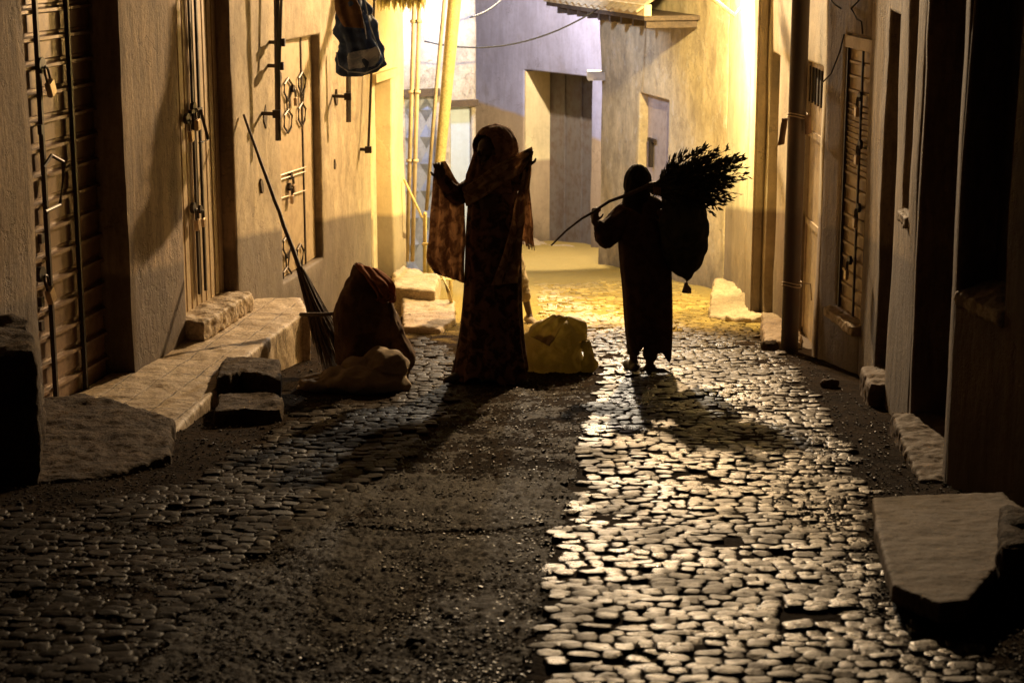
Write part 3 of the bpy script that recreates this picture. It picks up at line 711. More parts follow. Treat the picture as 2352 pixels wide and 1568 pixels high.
# cobbles
right=GP([(1225,1640),(1225,1568),(1245,1400),(1285,1230),(1330,1080),(1338,1010),(1355,930),(1385,860),(1330,800),(1240,745),(1240,650),(1560,650),(1690,735),(1790,800),(1870,900),(1930,1010),(1985,1120),(2010,1250),(2060,1400),(2230,1480),(2352,1568),(2420,1640)])
left=GP([(-80,1640),(290,1640),(290,1568),(480,1380),(640,1245),(745,1160),(870,1105),(960,1030),(1020,960),(1045,880),(1045,800),(960,770),(930,800),(900,920),(700,940),(640,990),(430,1100),(150,1170),(-80,1180)])
def cobbles(poly,name,seed,keep,mat=None):
    rnd=random.Random(seed); bm=bmesh.new()
    y=4.9
    while y<22.5:
        rowh=rnd.uniform(.050,.082)
        x=-2.6+rnd.uniform(0,.1)
        while x<2.6:
            w=rnd.uniform(.055,.115)
            cx=x+w/2; cy=y+.10*math.sin(cx*1.7+seed)+.05*N(cx*1.2,y*.8,seed)+rnd.uniform(-.012,.012)-.05*cx
            x+=w+rnd.uniform(-.002,.005)
            # leave the polygon test a little ragged
            if not inpoly(cx+.10*N(cx*3,cy*3,17),cy,poly): continue
            if rnd.random()>keep(cx,cy): continue
            rx=w/2*1.06; ry=rowh/2*rnd.uniform(1.0,1.13); hh=rnd.uniform(.008,.019); tx,ty=rnd.uniform(-.08,.08),rnd.uniform(-.12,.11)
            z0=gz(cx,cy)-.001+rnd.uniform(-.006,.004)-.010*max(0,N(cx*1.8,cy*1.5,33)*2-.25); rot=rnd.uniform(-.16,.16)+.05*math.cos(cx*2)
            cr,sr=math.cos(rot),math.sin(rot); seg=12
            e=rnd.uniform(.45,.8); sh=[1+rnd.uniform(-.15,.09) for _ in range(seg)]
            rings=[]
            for (f,hz) in ((1.0,-.8),(.99,.50),(.92,.84),(.74,.96),(.40,1.0)):
                rg=[]
                for q in range(seg):
                    t=2*math.pi*q/seg; c_,s_=math.cos(t),math.sin(t)
                    px=math.copysign(abs(c_)**e,c_)*rx*f*sh[q]; py=math.copysign(abs(s_)**e,s_)*ry*f*sh[q]
                    zz=hh*hz+tx*px+ty*py+(.004*N(cx*40+px*30,cy*40+py*30,1) if hz>.6 else 0)
                    rg.append(bm.verts.new((cx+px*cr-py*sr,cy+px*sr+py*cr,z0+zz)))
                rings.append(rg)
            for A_,B_ in zip(rings,rings[1:]):
                for q in range(seg): bm.faces.new((A_[q],A_[(q+1)%seg],B_[(q+1)%seg],B_[q]))
            bm.faces.new(rings[-1])
        y+=rowh*.97
    o=obj(name,bm,mat or M_cob,None,True,origin=(0,0,0)); setp(o,kind='structure'); return o
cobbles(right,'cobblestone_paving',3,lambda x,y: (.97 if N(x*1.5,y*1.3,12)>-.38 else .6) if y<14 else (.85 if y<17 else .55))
cobbles(left,'cobblestone_paving',5,lambda x,y: .97 if (N(x*1.3,y*1.3,4)>-.25 or x>-.9-.0) else .45,M_cobd)
def gravel(n,seed,region,r0,r1,name='gravel'):
    rnd=random.Random(seed); bm=bmesh.new(); k=0
    while k<n:
        u=rnd.uniform(-100,2450); v=rnd.uniform(720,1640); p=G(u,v)
        if not region(p.x,p.y): continue
        k+=1; r=rnd.uniform(r0,r1)*(1 if rnd.random()>.03 else 1.8); z=gz(p.x,p.y)+.007
        a0=rnd.uniform(0,6); q=[r*rnd.uniform(.6,1.3) for _ in range(5)]
        lo_=[bm.verts.new((p.x+q[t]*math.cos(a0+t*1.257),p.y+q[t]*math.sin(a0+t*1.257),z-r*.3)) for t in range(5)]
        hi_=[bm.verts.new((p.x+.7*q[t]*math.cos(a0+t*1.257),p.y+.7*q[t]*math.sin(a0+t*1.257),z+r*rnd.uniform(.35,.7))) for t in range(5)]
        for t in range(5): bm.faces.new((lo_[t],lo_[(t+1)%5],hi_[(t+1)%5],hi_[t]))
        bm.faces.new(hi_)
    o=obj(name,bm,M_grit,None,False,origin=(0,0,0)); setp(o,'loose grit and small stones scattered over the lane','gravel',None,'stuff'); return o
gravel(22000,11,lambda x,y: inpoly(x,y,strip) or (1.2<x<2.2) or x<-1.0 or y>15,.003,.009)

# ---------------------------------------------------------------- left pavement and stones
ZPL=-1.104
edge=[(392,1004),(440,948),(520,868),(555,830),(600,792),(640,762),(690,724),(712,722)]
top=[Zp(u,v,ZPL) for u,v in edge]+[Vector((-1.62,14.1,ZPL)),Vector((-2.15,14.1,ZPL)),Vector((-2.95,9.6,ZPL)),Vector((-2.15,9.7,ZPL))]
bm=bmesh.new(); prism(bm,top,zb=-1.75); pv=obj('pavement',bm,M_conc,None); remesh(pv,.022,1,.012,5,.004,28); setp(pv,kind='structure')
b0=[G(60,1110),G(250,1098),G(392,1066),G(400,1010),G(200,975),G(60,985)]
rough('stone_step',[Vector((p.x,p.y,-.95+0.0*i)) for i,p in enumerate(b0)],.35,M_dark,'low dark rough stone step in front of the tiled raised pavement','step',.016,.015,6,.008,22)
b0=[G(-60,1120),G(92,1108),G(86,1040),G(-60,1040)]
rough('stone_block',[Vector((p.x,p.y,-.30)) for p in b0],.9,M_dark,'tall dark stone block at the left edge beside the ribbed steel door','stone block',.02,.04,4,.008,25)
def gblock(name,base,h,label,cat,mat=M_dark,amp=.03,vox=.014,group=None,tilt=0,under=.08):
    P_=[G(u,v) for u,v in base]; zz=sum(p.z for p in P_)/len(P_)
    T_=[Vector((p.x,p.y,p.z*(.5)+zz*.5+h)) for p in P_]
    return rough(name,T_,h+under,mat,label,cat,vox,amp,6,.005,35,group=group)
gblock('stone_block',[(498,935),(560,922),(648,940),(640,900),(520,895)],.21,'squared stone block with worn top standing against the raised pavement edge','stone block',amp=.02,under=.1)
gblock('stone_block',[(492,975),(560,968),(648,968),(645,944),(505,938)],.09,'low flat stone below the squared block beside the pavement','stone block',amp=.018)
# far left steps with brick
gblock('stone_step',[(925,765),(1010,770),(1045,752),(1045,725),(925,720)],.10,'pale stone step lit yellow behind the bag pile, lower of two','step',M_conc2,.02,.02)
gblock('stone_step',[(905,720),(1000,725),(1010,700),(905,680)],.28,'upper pale stone step carrying a dark brick','step',M_conc2,.02,.02)
p=at(970,702,18.2); bm=bmesh.new(); box(bm,(p.x-.065,p.y-.05,p.z-.02),(p.x+.065,p.y+.05,p.z+.13)); bmesh.ops.bevel(bm,geom=bm.edges[:],offset=.01,segments=2,affect='EDGES')
setp(obj('brick',bm,M_dwood,None),'dark brick standing on the pale stone step at left','brick')
# right side slabs
P_=[(2003,1140),(2305,1128),(2420,1225),(2300,1290),(2225,1378),(2160,1386),(2048,1340),(2012,1210)]
T_=[G(u,v,.13) for u,v in P_]
rough('step_slab',T_,.075,M_slab,'pale thin step slab raised at the foot of the right wall','step',.012,.006,5,.0025,24)
P_=[(2030,1175),(2330,1160),(2400,1260),(2240,1340),(2060,1310)]
T_=[G(u,v,.055) for u,v in P_]
rough('stone_block',T_,.14,M_dark,'dark rubble footing under the pale step slab','stone block',.016,.02,8,.006,30)
P_=[(2290,1400),(2440,1400),(2440,1300),(2300,1290)]
T_=[G(u,v)+Vector((0,0,.24)) for u,v in P_]
rough('stone_block',T_,.34,M_dark,'black stone block at the right edge in front of the step slab','stone block',.016,.03,5,.006,30)
gblock('stone_step',[(1628,735),(1700,742),(1758,738),(1758,690),(1640,680)],.10,'broad pale stone step under the whitewashed corner at right','step',M_conc2,.03,.02)
gblock('stone_step',[(1755,800),(1838,802),(1840,760),(1748,752)],.10,'low pale door step just behind the brown pole','step',M_conc2,.02,.016)
rnd=random.Random(4)
for (u,v,r,lb_) in ((1668,722,.06,'small dark stone on the lane before the broad pale step'),(1905,890,.05,'small flat stone lying under the steel door'),(1770,800,.07,'broken stone at the foot of the brown pole'),(700,905,.0,''),(1262,938,.0,''),(945,748,.09,'round dark stone beside the tall sack')):
    if not r: continue
    bm=bmesh.new(); p=G(u,v); ell(bm,(p.x,p.y,gz(p.x,p.y)+r*.4),(r*1.2,r,r*.7),None,2)
    o=obj('loose_stone',bm,M_dark,None); remesh(o,.012,0,.02,18); setp(o,lb_,'stone')

# ---------------------------------------------------------------- poles, pipes, cables
bm=bmesh.new(); p=G(1813,806); tube(bm,[Vector((p.x,p.y,p.z-.1+.25*i)) for i in range(28)],.068,20)
pl=thing('utility_pole',p,'dark brown steel utility pole standing on the right edge of the lane','pole')
obj('shaft',bm,M_pole,pl,True)
bm=bmesh.new()
def ring_at(v,r=.074):
    c=at(1813+(806-v)*.035,v,p.y); return [c+Vector((r*math.cos(t),r*math.sin(t),.01*math.sin(2*t))) for t in [i*2*math.pi/16 for i in range(16)]]
for v in (648,655,268,262):
    b2=bmesh.new(); tube(b2,ring_at(v),.005,5,True); obj('binding_ring',b2,M_steel2,pl)
c=at(1835,648,p.y-.07); tube(bm,[c,at(1862,652,p.y-.06),at(1864,690,p.y-.05)],.005,4)
obj('binding_wire',bm,M_steel2,pl)
for (a,b,w) in (((1803,272),(1794,335),.03),((1855,265),(1857,310),.03)):
    bm=bmesh.new(); sheet(bm,p.y-.09,[(a[0]-7,a[1],0),(b[0]-8,b[1],0)],[(a[0]+7,a[1],0),(b[0]+7,b[1]-3,0)],4,8,.006,1); solid(obj('cloth_strip',bm,M_brownc,pl,True),.003)
# leaning yellow wooden pole
bm=bmesh.new(); a=at(1068,-260,19.6); b=G(985,652); n=14
tube(bm,[a.lerp(b,i/n)+Vector((.012*N(i,0,0),0,0)) for i in range(n+1)],[.082-.0028*i for i in range(n+1)],10)
setp(obj('wooden_pole',bm,M_wood,None,True),'thick leaning yellow wooden pole in the middle of the lane','pole')
bm=bmesh.new(); c=a.lerp(b,.42)+Vector((-.02,-.09,0)); tube(bm,[a+Vector((-.10,-.03,0)),a.lerp(b,.5)+Vector((-.11,-.03,0)),a.lerp(b,.8)+Vector((-.10,0,0))],.02,8)
setp(obj('conduit',bm,M_steel3,None,True),'thin pale conduit pipe tied to the leaning wooden pole','pipe')
for (u,lab) in ((941,'pale drain pipe nearest the yellow lit house corner'),(953,'second pale drain pipe beside the blue metal door')):
    bm=bmesh.new(); a=at(u+16,-200,18.9); b=at(u-6,600,18.9+.3); tube(bm,[a,a.lerp(b,.5),b],.022,8); 
    for q in (.3,.5,.7): 
        c=a.lerp(b,q); bmesh.ops.create_cube(bm,size=1,matrix=Matrix.Translation(c)@Matrix.Diagonal((.07,.05,.03,1)))
    setp(obj('drain_pipe',bm,M_steel3,None,True),lab,'pipe')
# wooden frame leg and stick behind the woman
bm=bmesh.new(); a=at(965,480,18.6); b=G(975,650)
tube(bm,[at(928,412,18.7),at(970,500,18.6)],.012,6); tube(bm,[at(976,490,18.6),b],.02,6); tube(bm,[at(1035,560,18.6),G(1035,690)],.02,6); tube(bm,[at(970,560,18.6),at(1045,562,18.6)],.014,6); tube(bm,[at(970,640,18.2),at(1045,642,18.3)],.012,6)
setp(obj('wooden_trestle',bm,M_wood,None,True),'light wooden trestle stand behind the shawl at left','trestle')
bm=bmesh.new(); tube(bm,[at(1015,630,16.9),at(1030,670,16.7),G(1045,722)],.018,6); setp(obj('wooden_stick',bm,M_wood,None,True),'pale stick leaning on the stone step behind the woman','stick')
# cables
def cable(a,b,d,r,lab,g='overhead cables'):
    bm=bmesh.new(); tube(bm,sag(a,b,d,20),r,5); setp(obj('overhead_cable',bm,M_cable,None,True),lab,'cable',g)
cable(at(975,95,21),at(1480,-60,22),.35,.010,'long sagging cable crossing before the lavender house')
cable(at(1080,40,21),at(1200,-60,24),.1,.012,'short cable rising beside the leaning wooden pole')
cable(at(1300,-30,24),at(1420,50,24),.02,.012,'cable running down to the eave of the yellow house')
def wcable(W_,pts,lab):
    bm=bmesh.new(); tube(bm,[W_.w(*W_.hit(u,v),.02) for u,v in pts],.006,5); setp(obj('wall_cable',bm,M_cable,None,True),lab,'cable','cables on the right wall')
wcable(RD,[(1945,80),(1935,120),(1915,170),(1895,190)],'thin cable looping from the steel door towards the fanlight bars')
wcable(RD,[(1988,78),(1985,50),(1975,45),(1962,20),(1985,-5)],'thin bent cable climbing above the steel door')
wcable(RD,[(1938,20),(1925,12),(1905,-10)],'short black cable end at the top right of the pole')
# bars and props on the left wall
def prop(u0,v0,u1,v1,off,r,lab,sq=True,br=None):
    a,z=LW.hit(u0,v0,-off); p0=LW.w(a,z,off); a2,z2=LW.hit(u1,v1,-off); p1=LW.w((a+a2)/2 if abs(u0-u1)<6 else a2,z2,off)
    bm=bmesh.new(); tube(bm,[p0,p1],r,4 if sq else 8)
    o=thing('iron_prop',p1,lab,'iron bar','iron bars hanging on the left wall'); obj('bar',bm,M_iron,o)
    if br:
        for (u,v) in br:
            bm=bmesh.new(); a,z=LW.hit(u,v,-off); q=LW.w(a,z,off); tube(bm,[q,LW.w(a+.02,z,.0)],.016,6); bmesh.ops.create_cube(bm,size=.06,matrix=Matrix.Translation(q))
            obj('bracket',bm,M_iron,o)
prop(634,-120,632,326,.13,.022,'long square iron bar hanging free before the lozenge door',br=[(636,262)])
prop(650,-120,642,152,.11,.012,'thin iron rod beside the long square bar',False,br=[(646,98),(643,152)])
prop(800,100,798,282,.14,.022,'iron bar emerging below the blue hanging cloth',br=[(799,222)])
prop(862,-60,846,344,.08,.012,'thin hooked iron rod next to the drain corner',False,br=[(846,344)])
# top-left overhead things: hanging cloth
HC=14.4
hc=thing('hanging_bag',at(820,170,HC),'dark blue and tan cloth bag hanging from the top of the left wall','bag')
bm=bmesh.new(); loft(bm,HC,[(-140,775,800,.06,0),(-60,768,815,.10,0),(0,770,838,.12,0),(60,774,858,.12,0),(120,778,878,.12,0),(140,776,882,.11,0),(160,778,868,.09,0),(176,790,838,.03,0)],72,60,(9,.17),2,.05,14)
obj('pouch',bm,M_denim,hc,True)
bm=bmesh.new(); sheet(bm,HC-.15,[(768,-120,0),(768,-20,0),(772,30,0),(792,62,-.01)],[(800,-120,0),(812,-20,0),(828,20,0),(836,66,-.01)],12,20,.015,2,1); solid(obj('tan_flap',bm,M_brownc,hc,True),.006)
bm=bmesh.new(); sheet(bm,HC-.14,[(800,122,0),(798,140,0),(802,160,.01)],[(868,108,.02),(874,130,.03),(862,152,.03)],12,10,.008,2,3); solid(obj('pale_patch',bm,M_pblue,hc,True),.004)
bm=bmesh.new()
for pts in (((772,120),(778,150),(800,165),(840,168),(868,155),(882,138)),((838,0),(850,60),(872,120),(882,138)),((818,0),(838,60),(842,90))):
    tube(bm,[at(u,v,HC-.135+.05*(u>860)) for u,v in pts],.005,5)
obj('seam_cord',bm,M_pblue,hc)
# fringe awning
aw=thing('fringed_awning',at(925,0,16.6),'cream fringed awning cloth at the top above the yellow lit corner','awning')
bm=bmesh.new(); sheet(bm,16.6,[(862,-150,.5),(864,-60,.25),(866,-5,0)],[(1000,-150,.5),(985,-60,.25),(976,5,0)],30,16,.04,6,1); solid(obj('cloth',bm,M_awn,aw,True),.004)
bm=bmesh.new(); rr=random.Random(2)
for i in range(130):
    u=866+110*i/130; L_=rr.uniform(16,36)+6*math.sin(i*.3); x0=at(u,-8,16.6+.03*math.sin(i*.5)); x1=at(u+rr.uniform(-3,3),-8+L_,16.6+.03*math.sin(i*.5)+rr.uniform(-.02,.02))
    tube(bm,[x0,x0.lerp(x1,.5)+Vector((rr.uniform(-.004,.004),0,0)),x1],[.007,.006,.002],4)
fr=obj('fringe',bm,M_awn,aw); 
# street lamp with arm
sl=thing('street_lamp',RF.w(1.2,3.0,0),'warm lit street lamp on a pale arm fixed to the whitewashed house','street lamp')
LP=Vector((1.30,18.6,2.40))
bm=bmesh.new(); tube(bm,[RF.w(2.0,2.9,.0),RF.w(2.05,3.1,.3),LP+Vector((0,.1,.22)),LP+Vector((0,0,.16))],.022,8); obj('arm',bm,M_steel3,sl,True)
bm=bmesh.new(); bmesh.ops.create_cone(bm,cap_ends=True,segments=20,radius1=.17,radius2=.06,depth=.10,matrix=Matrix.Translation(LP+Vector((0,0,.20)))); obj('shade',bm,M_steel3,sl)
wlm=thing('wall_lamp',RF.w(.9,1.2,0),'small warm wall lamp beside the white pilaster above the frame','wall lamp')
bm=bmesh.new(); tube(bm,[RF.w(.8,1.62,0),RF.w(.8,1.80,.25),Vector((1.72,17.3,1.68))],.014,6); obj('arm',bm,M_steel3,wlm,True)
bm=bmesh.new(); bmesh.ops.create_cone(bm,cap_ends=True,segments=16,radius1=.09,radius2=.03,depth=.06,matrix=Matrix.Translation((1.72,17.3,1.67))); obj('shade',bm,M_steel3,wlm)
# pale lamp arm seen in the top of the photo
bm=bmesh.new(); tube(bm,[at(1600,-30,17.2),at(1688,36,17.6)],.022,8); tube(bm,[at(1688,36,17.6),at(1700,20,17.6),RF.w(1.0,at(1700,0,17.6).z,0)],.012,6)
setp(obj('awning_arm',bm,M_steel3,None,True),'pale straight tube slanting down towards the whitewashed corner','pipe')
bl=thing('blue_lamp',(-.75,21.2,1.3),'cool white lamp above the blue metal door','wall lamp')
bm=bmesh.new(); bmesh.ops.create_cone(bm,cap_ends=True,segments=16,radius1=.12,radius2=.04,depth=.08,matrix=Matrix.Translation((-.75,21.2,1.32))); tube(bm,[Vector((-.75,21.2,1.35)),Vector((-.75,21.4,1.5)),Vector((-.75,22.1,1.5))],.015,6); obj('shade',bm,M_steel3,bl)

# ---------------------------------------------------------------- besom, sacks
bsm=thing('besom_broom',G(775,850),'long dark stick broom leaning against the cream wall beside the sack','broom')
top_=LW.w(*LW.hit(560,264,-.03),.03); foot=G(778,848)+Vector((0,-.05,.05)); foot.y=12.6
foot=at(770,830,12.75)
def along(f): return top_.lerp(foot,f)+Vector((0,0,-.02*math.sin(f*3.1)))
bm=bmesh.new(); n=16; tube(bm,[along(i/n*.80)+Vector((.006*N(i*.7,0,1),0,.006*N(0,i*.7,2))) for i in range(n+1)],[.010+.010*i/n for i in range(n+1)],8); obj('handle',bm,M_dwood,bsm,True)
bm=bmesh.new(); rr=random.Random(9); R2=.115
ax=(foot-top_).normalized(); sx=ax.cross(Vector((0,1,0))).normalized(); sy=ax.cross(sx)
for i in range(260):
    t=rr.uniform(0,6.28); q=rr.random()**.5; s0=along(.62+.10*rr.random()); e0=along(rr.uniform(.90,1.05))
    d0=(sx*math.cos(t)+sy*math.sin(t))
    tube(bm,[s0+d0*.025*q,s0.lerp(e0,.5)+d0*.065*q,e0+d0*R2*q+Vector((rr.uniform(-.01,.01),)*3)],[.006,.005,.002],4)
obj('bristles',bm,M_dwood,bsm)
bm=bmesh.new(); tube(bm,[at(690,722,12.7),at(740,722,12.6),at(830,716,12.5)],.014,6); setp(obj('wooden_stick',bm,M_dwood,None,True),'short dark stick lying across behind the broom and the sack','stick')
# tall sack
sk=thing('burlap_sack',G(850,880),'tall dark burlap sack with folded red brown cloth top standing in the lane','sack')
YS=12.35
def body_loft(par,name,Y,secs,mat,fold=(5,.04),seed=0,lump=.02,nu=96,nv=84,amp=.006,crum=.014):
    bm=bmesh.new(); loft(bm,Y,secs,nu,nv,fold,seed,lump,5); bm.normal_update()
    for v in bm.verts:
        p_=v.co*6+Vector((seed,0,0)); rg=(1-2.4*abs(N(p_.x,p_.y*.6,p_.z*.8)))+.5*(1-2.4*abs(N(p_.x*2.3,p_.y*2.3,p_.z*2.0)))
        v.co+=v.normal*crum*rg
    for v in bm.verts: v.co+=Vector((N(v.co.x*9,v.co.z*14,seed),N(v.co.z*12,v.co.x*9,seed+3),N(v.co.y*9,v.co.x*9,seed+6)))*amp
    return obj(name,bm,mat,par,True)
body_loft(sk,'sack_body',YS,[(606,812,830,.02,0),(625,803,850,.08,0),(655,785,885,.15,0),(690,770,902,.19,0),(740,764,912,.22,0),(790,766,925,.23,0),(830,770,938,.23,0),(862,785,935,.21,0),(880,800,915,.14,0)],M_burl,(6,.025),1)
body_loft(sk,'side_bulge',YS-.02,[(690,880,905,.05,0),(740,880,925,.10,0),(790,880,942,.13,-.02),(830,885,950,.14,-.03),(862,890,944,.11,-.03),(882,900,925,.05,-.03)],M_burl,(5,.03),4)
body_loft(sk,'folded_cloth',YS-.03,[(600,815,824,.01,0),(612,815,845,.05,-.02),(628,830,880,.09,-.06),(645,845,900,.11,-.08),(665,858,908,.12,-.08),(682,868,912,.09,-.06),(694,885,910,.03,-.04)],M_red,(7,.11),2,.03)
bm=bmesh.new(); sheet(bm,YS-.20,[(822,606,.15),(842,640,.02),(868,680,-.01),(862,688,.0)],[(868,618,.15),(905,650,.05),(905,682,.04),(880,696,.03)],14,16,.02,3,2); solid(obj('cloth_flap',bm,M_red,sk,True),.006)
gs=thing('grey_sack',G(820,905),'limp grey tan sack lying flat in front of the tall burlap sack','sack')
bm=bmesh.new()
for (u,v,dy,a,b,c) in ((850,872,-.5,.25,.19,.075),(890,850,-.45,.13,.15,.12),(800,874,-.45,.20,.15,.075),(750,882,-.45,.17,.12,.05),(712,890,-.4,.09,.08,.025),(915,882,-.5,.075,.10,.06),(872,826,-.38,.085,.09,.075),(835,845,-.4,.14,.10,.06)):
    ell(bm,at(u,v,12.4+dy),(a,b,c))
o=obj('sack_body',bm,M_gsack,gs); remesh(o,.010,4)
nn=[v.normal.copy() for v in o.data.vertices]
for v,n in zip(o.data.vertices,nn):
    p=v.co+origin_of(gs); q_=Vector((p.x*5,p.y*5,p.z*9)); rg=(1-2.6*abs(N(*q_)))*.022+(1-2.6*abs(N(q_.x*2.1,q_.y*2.1,q_.z*2.3)))*.009
    v.co+=n*rg
ys=thing('yellow_sack',G(1290,858),'crumpled translucent yellow plastic sack lying behind the standing woman','sack')
YY=12.9
body_loft(ys,'sack_body',YY,[(722,1272,1300,.02,0),(735,1245,1330,.09,0),(752,1222,1348,.14,0),(775,1205,1350,.18,0),(800,1196,1346,.19,0),(825,1196,1350,.18,0),(845,1200,1345,.15,0),(856,1215,1330,.09,0)],M_ysack,(5,.05),3,.06,crum=.018)
body_loft(ys,'knotted_end',YY-.05,[(780,1330,1355,.03,0),(795,1326,1362,.05,0),(815,1335,1368,.06,0),(835,1328,1376,.06,0),(852,1335,1370,.04,0),(857,1345,1360,.02,0)],M_ysack,(4,.14),6,.03)
bm=bmesh.new(); sheet(bm,YY-.19,[(1215,770,.05),(1235,745,.02),(1270,722,.03)],[(1262,795,.0),(1280,768,-.01),(1305,728,.03)],10,12,.015,2,4); solid(obj('flap',bm,M_ysack,ys,True),.003)

# ---------------------------------------------------------------- people
def hand(bm,wrist,dirv,palmn,r=1.0,curl=.6,side=1):
    """palm, four fingers and a thumb; dirv towards the fingertips, palmn out of the palm"""
    d=Vector(dirv).normalized(); nrm=Vector(palmn); nrm=(nrm-d*nrm.dot(d)).normalized(); x=d.cross(nrm).normalized()*side
    w=Vector(wrist); pc=w+d*.045*r
    R=Matrix((x,d,nrm)).transposed().to_4x4()
    ell(bm,pc,(.038*r,.048*r,.014*r),R,2)
    cap(bm,w,pc,.023*r,.024*r)
    for i,L_ in enumerate((.070,.078,.073,.056)):
        o=pc+x*(.028-.0185*i)*r+d*.038*r; L_*=r; a=curl*(.8+.1*i); p_=o; dd=d
        for kk,fr in enumerate((.45,.32,.25)):
            ang=a*(kk+.6); dd=(d*math.cos(ang)+nrm*math.sin(ang)); q_=p_+dd*L_*fr
            cap(bm,p_,q_,(.0088-.0009*kk)*r,(.008-.0009*kk)*r,8); p_=q_
    o=w+x*.030*r+d*.02*r; q1_=o+(x*.8+d*.8+nrm*.5).normalized()*.035*r; q2_=q1_+(x*.1+d*.7+nrm*.8).normalized()*.030*r
    cap(bm,o,q1_,.0115*r,.0095*r,8); cap(bm,q1_,q2_,.0095*r,.008*r,8)
def foot(bm,ankle,dirv,r=1.0):
    d=Vector((dirv[0],dirv[1],0)).normalized(); a=Vector(ankle); sole=a-Vector((0,0,.06*r))
    cap(bm,sole-d*.05*r+Vector((0,0,.0)),sole+d*.10*r-Vector((0,0,.012*r)),.036*r,.030*r)
    cap(bm,a,sole+d*.05*r,.034*r,.032*r); cap(bm,sole+d*.10*r-Vector((0,0,.012*r)),sole+d*.16*r-Vector((0,0,.018*r)),.032*r,.024*r)
def headm(bm,c,f,r=1.0):
    """c centre of the skull, f facing; r=1 for a 0.22 m head"""
    f=Vector(f).normalized(); side=Vector((f.y,-f.x,0)).normalized(); up=side.cross(f).normalized()
    if up.z<0: up=-up
    R=Matrix((side,f,up)).transposed().to_4x4(); c=Vector(c)
    P_=lambda x,y,z: c+(side*x+f*y+up*z)*r
    ell(bm,P_(0,-.01,.025),(.074*r,.094*r,.088*r),R); ell(bm,P_(0,.028,-.035),(.056*r,.058*r,.072*r),R)
    ell(bm,P_(0,.055,-.088),(.026*r,.024*r,.022*r),R,2)                 # chin
    cap(bm,P_(0,.080,.018),P_(0,.104,-.018),.009*r,.013*r,8)             # nose
    for s in (-1,1):
        ell(bm,P_(.030*s,.070,.022),(.020*r,.012*r,.008*r),R,2)          # brow
        ell(bm,P_(.030*s,.074,.004),(.013*r,.010*r,.008*r),R,2)          # eye
        ell(bm,P_(.040*s,.052,-.03),(.020*r,.022*r,.020*r),R,2)          # cheek
        ell(bm,P_(.074*s,-.005,-.002),(.008*r,.018*r,.030*r),R,2)        # ear
    ell(bm,P_(0,.078,-.050),(.024*r,.012*r,.006*r),R,2); ell(bm,P_(0,.075,-.062),(.020*r,.012*r,.007*r),R,2)
def body(par,J,r=1.0,face=(-1,0,0),hands=((0,0,1),(0,0,1)),hn=((0,-1,0),(0,-1,0)),toes=((-1,-.4),(-1,-.4)),curl=.8,bare=True):
    bm=bmesh.new(); g=lambda k:Vector(J[k])
    cap(bm,g('pelvis'),g('chest'),.125*r,.135*r,16); cap(bm,g('chest'),g('neck'),.10*r,.052*r,14); cap(bm,g('neck'),g('head')-Vector((0,0,.05*r)),.05*r,.05*r,12)
    headm(bm,g('head'),face,r)
    for i,s in enumerate(('L','R')):
        cap(bm,g('chest'),g('sh'+s),.085*r,.058*r,12); cap(bm,g('sh'+s),g('el'+s),.050*r,.038*r,12); cap(bm,g('el'+s),g('wr'+s),.038*r,.025*r,12)
        hand(bm,g('wr'+s),hands[i],hn[i],r,curl,1 if i else -1)
        cap(bm,g('pelvis'),g('hip'+s),.10*r,.085*r,12); cap(bm,g('hip'+s),g('kn'+s),.080*r,.052*r,12); cap(bm,g('kn'+s),g('an'+s),.052*r,.034*r,12)
        foot(bm,g('an'+s),toes[i],r)
    o=obj('body',bm,M_skin,par); remesh(o,.0045,3); return o
def shoe(par,ankle,dirv,r=1.0,mat=None):
    bm=bmesh.new(); d=Vector((dirv[0],dirv[1],0)).normalized(); a=Vector(ankle); s=a-Vector((0,0,.058*r))
    cap(bm,s-d*.055*r,s+d*.10*r,.043*r,.044*r); cap(bm,s+d*.10*r,s+d*.175*r-Vector((0,0,.012)),.044*r,.030*r); cap(bm,a-Vector((0,0,.015)),s-d*.02*r,.040*r,.042*r)
    bmesh.ops.scale(bm,vec=(1,1,1),verts=bm.verts)
    zmin=s.z-.035*r
    for v in bm.verts: v.co.z=max(v.co.z,zmin)
    o=obj('shoe',bm,mat or M_shoe,par); remesh(o,.007,2); return o
def hood(par,c,rad,face,mat,cut=.55,name='headscarf',low=None,sd=0):
    bm=bmesh.new(); bmesh.ops.create_icosphere(bm,subdivisions=5,radius=1)
    f=Vector(face).normalized()
    dl=[]
    for v in bm.verts:
        n_=v.co.normalized(); q=n_.dot(f)
        if q>cut and n_.z<.62 : dl.append(v)
        w=1+.05*N(n_.x*3,n_.y*3,n_.z*3+sd)+.02*math.sin(14*math.atan2(n_.x,n_.y)+3*n_.z)
        v.co=Vector((n_.x*rad[0],n_.y*rad[1],n_.z*rad[2]))*w
    bmesh.ops.delete(bm,geom=dl,context='VERTS')
    bmesh.ops.translate(bm,verts=bm.verts,vec=c)
    o=obj(name,bm,mat,par,True); solid(o,.008); return o

